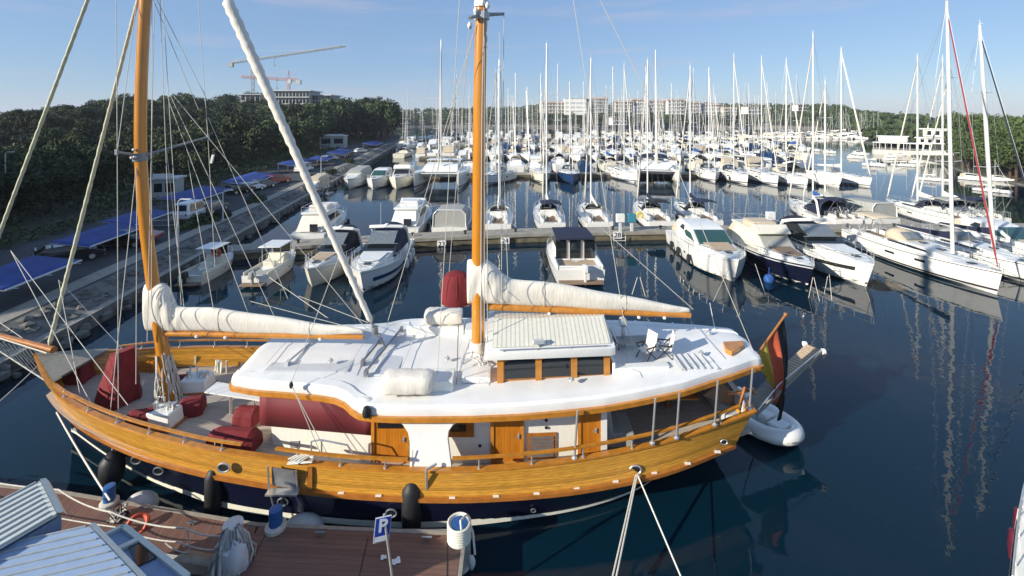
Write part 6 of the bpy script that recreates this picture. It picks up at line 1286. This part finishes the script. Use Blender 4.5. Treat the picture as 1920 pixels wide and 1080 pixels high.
for x, y, d in pts:
    s = q.uniform(.85, 1.3) * (1.4 if d < 45 else 1.) * interp([(30, .62), (70, .62), (95, .7), (130, .9), (170, 1.15), (220, 1.45), (310, 1.75)], y); lb = LBL[0] if d < 42 else LBL[1] if d < 85 else LBL[2]
    tree(q.choice(protos), (x, y, hill(d, y) - .3), s, lb, {LBL[0]: 'trees on the lower edge of the left wood', LBL[1]: 'trees on the slope of the left wood', LBL[2]: 'trees on the crest of the left wood'}[lb], 'tree', q.uniform(.85, 1.15))
# undergrowth and far wood as masses
def mass(name, fn, n, mats, label, ls, seed, per=11):
    q = random.Random(seed); mb = MB()
    for i in range(n):
        c_, r_ = fn(q)
        for j in range(per):
            d = V((q.gauss(0, 1), q.gauss(0, 1), abs(q.gauss(.3, .8)))).normalized(); p = c_ + d * r_ * q.uniform(.75, 1.05); nrm = (d + V((q.gauss(0, 1), q.gauss(0, 1), q.gauss(0, 1))) * .35).normalized(); u_ = nrm.orthogonal().normalized(); w_ = nrm.cross(u_); l_ = ls * r_ * q.uniform(.6, 1.1)
            mb.add([p + u_ * l_, p + w_ * l_ * .8, p - u_ * l_, p - w_ * l_ * .7], [(0, 1, 2, 3)], m=0 if q.random() < .6 else 1)
    o = mb.build(name, mats, None, sharp=180); return tag(o, label, name.replace('_', ' '), kind='stuff')
def ug(q):
    y = 24 + 245 * q.random() ** 1.2; d = 17.5 + 110 * q.random() ** 1.7; r = q.uniform(.5, 1.1) if d < 22 else q.uniform(.8, 2.0) if d < 34 else q.uniform(1.6, 3.4)
    return V((quay_x(y) - d, y, hill(d, y) + r * .2)), r
mass('undergrowth', ug, 3200, ['leafdark', 'leaflight'], 'dark scrub filling the foot and gaps of the left wood', .2, 3, 22)
def fw2(q):
    px = q.uniform(985, 1375); y = q.uniform(520, 548); z = q.uniform(3, interp([(985, 17), (1140, 14), (1250, 13), (1375, 18)], px)); p = Q(px, 240, y); return V((p.x, y, z)), q.uniform(2.5, 4.5)
mass('hotel_wood', fw2, 420, ['leaffar', 'leafdark'], 'dark trees in front of the hotels on the far shore', .3, 19, 16)
for i, (px, py, s) in enumerate(((480, 378, 1.5), (415, 408, 1.2), (375, 420, 1.5), (395, 415, 1.0), (620, 325, 1.4), (585, 338, 1.6), (655, 305, 1.6), (345, 430, 1.1))):
    p = P(px, py, 1.7); qq = random.Random(i); mb = MB()
    for k in range(260):
        d = V((qq.gauss(0, 1), qq.gauss(0, 1), abs(qq.gauss(0, 1)))).normalized(); c_ = d * s * qq.uniform(.5, 1); c_.z *= .9; u_ = (d + V((qq.gauss(0, .6), qq.gauss(0, .6), qq.gauss(0, .6)))).normalized().orthogonal().normalized(); w_ = u_.cross(d).normalized(); mb.add([c_ + u_ * .22, c_ + w_ * .15, c_ - u_ * .2, c_ - w_ * .14], [(0, 1, 2, 3)], m=k % 2)
    o = mb.build('shrub', ['leaflight', 'leafdark'], None, sharp=180); o.location = p; tag(o, 'rounded green shrub on the quay edge among the parked cars', 'shrub', 'shrubs on the quay edge')
# far shore
FS = [(-420, 470, 12), (-300, 520, 14), (-200, 560, 15), (-100, 600, 18), (0, 600, 20), (60, 600, 26), (200, 600, 26), (260, 560, 24), (330, 520, 22), (320, 470, 19), (300, 430, 14), (270, 360, 9), (240, 300, 6), (190, 245, 5), (165, 200, 4.5), (148, 175, 4), (130, 138, 3.6), (115, 117, 3), (109, 107, 2.6), (104, 95, 2.5), (101, 85, 2.2), (98, 70, 2), (98, 40, 2), (105, 0, 2)]
rg = []
for x, y, z in FS:
    d = V((x - 20, y - 150, 0)); d = V((1, .35, 0)).normalized() if y < 300 else d.normalized(); r = []
    for k, (dd, f_) in enumerate(((0, -.2), (.4, .12), (6, .18), (18, .35), (45, .75), (90, 1.), (180, 1.1), (600, .9), (1500, .6))): r.append(V((x, y, 0)) + d * dd + V((0, 0, z * f_ if k else -.5)))
    rg.append(r)
tag(MB().loft(rg, ms=[1, 0, 0, 0, 0, 0, 0, 0]).build('hills', ['earth', 'stone', 'deckgrey'], sharp=180), kind='structure')
def fw(q):
    while 1:
        k = q.randrange(len(FS) - 1); t_ = q.random(); a, b = FS[k], FS[k + 1]; x, y, z = (lerp(a[i], b[i], t_) for i in range(3)); dd = 3 + 130 * q.random() ** 1.5
        if y < 235 and dd < 14: continue
        if y < 190: continue
        d = V((1, .35, 0)).normalized() if y < 300 else V((x - 20, y - 150, 0)).normalized(); zz = z * interp([(6, .18), (18, .35), (45, .75), (90, 1.), (180, 1.1)], dd); r = q.uniform(3.5, 6.5) * (1 if y > 300 else .75)
        return V((x, y, zz + r * .5)) + d * dd, r
mass('far_wood', fw, 3000, ['leaffar', 'leafpine'], 'low green wood along the far shore of the bay', .34, 9, 16)
q = random.Random(12); pp_ = []
for _ in range(3000):
    y = 62 + 135 * q.random(); x0 = interp([(40, 98), (70, 98), (85, 101), (95, 104), (107, 109), (117, 115), (138, 130), (175, 148), (200, 165), (245, 190)], y); dd = 2 + 48 * q.random() ** 1.6; x = x0 + dd; yy = y + dd * .3
    px = x / yy * F + CX
    if px > 2050 or any((x - a) ** 2 + (yy - b) ** 2 < 9 for a, b, _ in pp_): continue
    if 1660 < px < 1790 and dd < 30: continue
    pp_.append((x, yy, dd))
    if len(pp_) > 120: break
for x, y, dd in pp_: tree(q.choice(pines), (x, y, interp([(0, .5), (18, 1.2), (45, 2.6), (60, 3.2)], dd)), q.uniform(.8, 1.1) * interp([(60, .9), (120, 1.15), (220, 1.3)], y), 'green pine tree in the wood on the right-hand shore', 'pines on the right-hand shore', 'pine_tree', q.uniform(.95, 1.2))
# ------------------------------------------------------------------ buildings
def block(root, x, y, z, w_, d_, floors, fh, bays, wall, rz=0., roof='gelgrey', over=.6, win='glass', slab='gelgrey', name='wing', rh=.45):
    o = MB().box((0, 0, floors * fh / 2), (w_, d_, floors * fh)).build(name, wall, root); o.location = (x, y, z); o.rotation_euler = (0, 0, rz)
    MB().box((0, 0, floors * fh + .2), (w_ + over * 2, d_ + over * 2, rh), top=.9 if rh > 1 else 1.).build('roof', roof, o)
    for f_ in range(floors):
        MB().box((0, -d_ / 2 - .5, f_ * fh + .12), (w_ + .3, 1.2, .22)).build('balcony_slab', slab, o)
        for b in range(bays): MB().box((-w_ / 2 + w_ * (b + .5) / bays, -d_ / 2 - .03, f_ * fh + fh * .52), (w_ / bays * .68, .12, fh * .66)).build('window', win, o)
    return o
def cr_at(px, py, y): p = Q(px, py, y); return p
p = Q(560, 202, 250); bt = thing('concrete_building', (p.x, p.y, p.z), 'unfinished grey concrete building on the wooded hill beneath the cranes', 'building')
block(bt, -2, 0, -2, 22, 14, 3, 3.6, 12, 'facadegrey', 0, over=1.2, slab='facadegrey'); block(bt, -23, -1, -4, 10, 12, 3, 3.6, 4, 'facadegrey', .05, over=1.2, slab='facadegrey'); block(bt, 14.2, 3, -3, 10, 12, 3, 3.2, 6, 'facadegrey', -.08, over=1.2, slab='facadegrey'); block(bt, 19.5, 6, -5, 8, 10, 3, 3.0, 4, 'facadegrey', -.1, over=1, slab='facadegrey')
def crane(base, top, jib0, jib1, y, m, label, y2=None):
    a, b = Q(*base, y), Q(*top, y); j0, j1 = Q(*jib0, y), Q(*jib1, y2 or y); t = thing('tower_crane', a, label, 'crane', 'tower cranes on the hill')
    def lat(p, q_, w_, n_, m=0, mb=None):
        mb = mb or MB(); d = (q_ - p); u_ = d.orthogonal().normalized() * w_; v_ = d.normalized().cross(u_)
        c_ = [u_ + v_, u_ - v_, -u_ - v_, -u_ + v_]
        for k in c_: mb.tube([p + k, q_ + k], .13, 4)
        for i in range(n_):
            for k in range(4): mb.tube([p + d * (i / n_) + c_[k], p + d * ((i + 1) / n_) + c_[(k + 1) % 4]], .08, 3)
        return mb
    lat(a, b, .7, 9).build('tower', m, t, world=True); lat(j0, j1, .5, 22).build('jib', m, t, world=True)
    c_ = b + V((0, 0, 5)); MB().tube([b + V((-.6, 0, 0)), c_], .2, 4).tube([b + V((.6, 0, 0)), c_], .2, 4).tube([c_, j0.lerp(j1, .75) if (j1 - b).length > (j0 - b).length else j1.lerp(j0, .75)], .07, 3).tube([c_, j0], .07, 3).build('apex', m, t, world=True)
    e = j0 if (j0 - b).length < (j1 - b).length else j1; MB().box(e + V((0, 0, -1.2)), (2.6, 1.6, 2.4)).build('counterweight', 'facadegrey', t, world=True); MB().box(b + V((1.3, -1, -1.2)), (1.6, 1.6, 2.2)).build('cab', 'cranegrey', t, world=True)
    f_ = e; o_ = j1 if e is j0 else j0; hk = e.lerp(o_, .38); MB().tube([hk, hk + V((0, 0, -5))], .07, 3).box(hk + V((0, 0, -5.3)), (.8, .6, .9)).box(hk + V((0, 0, -.8)), (1, .8, .6)).build('hook', 'greymetal', t, world=True)
crane((474, 205), (474, 112), (433, 118), (648, 86), 262, 'cranegrey', 'grey tower crane with its long jib rising to the right over the wood'); crane((541, 190), (541, 149), (560, 150), (452, 144), 255, 'crane', 'reddish tower crane with level jib above the concrete building')
FK = dict(win='winfar', slab='facade', rh=2.2)
hb_ = Q(1065, 211, 560); t = thing('hotel', hb_, 'long white hotel on the far hill, left of the red-roofed one', 'hotel'); block(t, -20, 2, -1, 30, 14, 3, 4.5, 8, 'facade', 0, 'roofpink', .8, **FK); block(t, 8, -3, -3, 26, 14, 4, 5.0, 1, 'facadewhite', 0, 'gelgrey', .5, 'facadewhite', slab='facadewhite'); block(t, 36, 2, 0, 26, 14, 4, 4.4, 7, 'facadegrey', -.1, 'roofpink', .8, **FK)
hb_ = Q(1255, 212, 560); t = thing('hotel', hb_, 'terraced hotel with red tiled roofs on the far hill', 'hotel')
for k, (x, w_, n_, f_, zz) in enumerate(((-58, 20, 4, 3, 1), (-38, 18, 3, 4, -1), (-17, 22, 5, 3, 2), (6, 20, 4, 4, -1.5), (28, 20, 4, 3, 0), (50, 24, 5, 3, -2.5), (72, 16, 3, 2, -3))): block(t, x, (k % 3) * 4, zz, w_, 14, f_, 4.4, n_, ['facade', 'facadewhite'][k % 2], 0, 'roofpink', 1.0, **FK)
for px, py, s, lb in ((1408, 214, 1., 'small white house on the far shore right of the hotels'), (1158, 234, 1., 'low white house under the red roofed hotel'), (1500, 208, .8, 'pale house among the far trees'), (1632, 256, .6, 'orange walled hut on the far quay')):
    t = thing('house', Q(px, py, 430), lb, 'house'); block(t, 0, 0, 0, 14 * s, 9 * s, 2, 3.4 * s, 4, 'facadewhite' if 'orange' not in lb else 'tile', .2, 'tile', .5)
# restaurant terrace on the right shore
rp = P(1722, 294, 0); t = thing('restaurant', (rp.x + 4, rp.y + 5, 0), 'white waterside restaurant with stacked terraces and flat roofs', 'restaurant', None, -.8); t.scale = (.68, .68, .62)
MB().box((0, 0, 1.4), (36, 10, 2.8)).build('quay_base', 'facade', t); MB().box((9, -5.5, 1.7), (12, 5, 3.4)).build('terrace_wall', 'stripe', t)
o = MB().box((-6, 0, 7), (24, 8, .5)).build('terrace_roof', 'gel', t)
for k in range(10): MB().tube([(-17.5 + k * 2.5, -3.6, 2.8), (-17.5 + k * 2.5, -3.6, 6.8)], .15, 6).build('column', 'gel', t)
MB().box((-6, 2, 4.8), (22, 3, 4)).build('hall', 'glass', t)
o = MB().box((8, 3, 8.6), (16, 7, 3.2)).build('upper_floor', 'facadewhite', t)
for k in range(5): MB().box((2.2 + k * 2.9, -.55, 8.6), (1.7, .12, 1.9)).build('window', 'glass', o)
MB().box((8, 3, 10.4), (18, 9, .4)).build('roof', 'gel', o)
o = MB().box((9, 8, 13), (14, 7, 4)).build('top_floor', 'facadewhite', t)
for k in range(4): MB().box((4.2 + k * 3.2, 4.42, 13), (2, .12, 2.4)).build('window', 'glass', o)
MB().box((9, 8, 15.3), (17, 9, .5)).build('roof', 'gel', o); MB().box((-10, 4, 9), (12, 6, 3)).build('side_wing', 'facadewhite', t); MB().box((-10, 4, 10.7), (13.5, 7.5, .4)).build('side_roof', 'gel', t)
mb = MB()
for z in (3.4, 3.9): mb.tube([(-18, -4.9, z), (18, -4.9, z)], .06, 4)
mb.build('railing', 'gel', t)

# the air itself
hm = bpy.data.materials.new('haze'); hm.use_nodes = True; hn = hm.node_tree; hn.nodes.remove(hn.nodes['Principled BSDF']); pv = hn.nodes.new('ShaderNodeVolumePrincipled')
pv.inputs['Color'].default_value = (.85, .9, 1, 1); pv.inputs['Density'].default_value = .00017; pv.inputs['Anisotropy'].default_value = .1; hn.links.new(pv.outputs[0], hn.nodes['Material Output'].inputs['Volume']); M['haze'] = hm
tag(MB().box((0, 1900, 29), (5200, 4400, 62)).build('haze', 'haze'), 'thin pale sea haze over the whole bay', 'haze', kind='stuff')
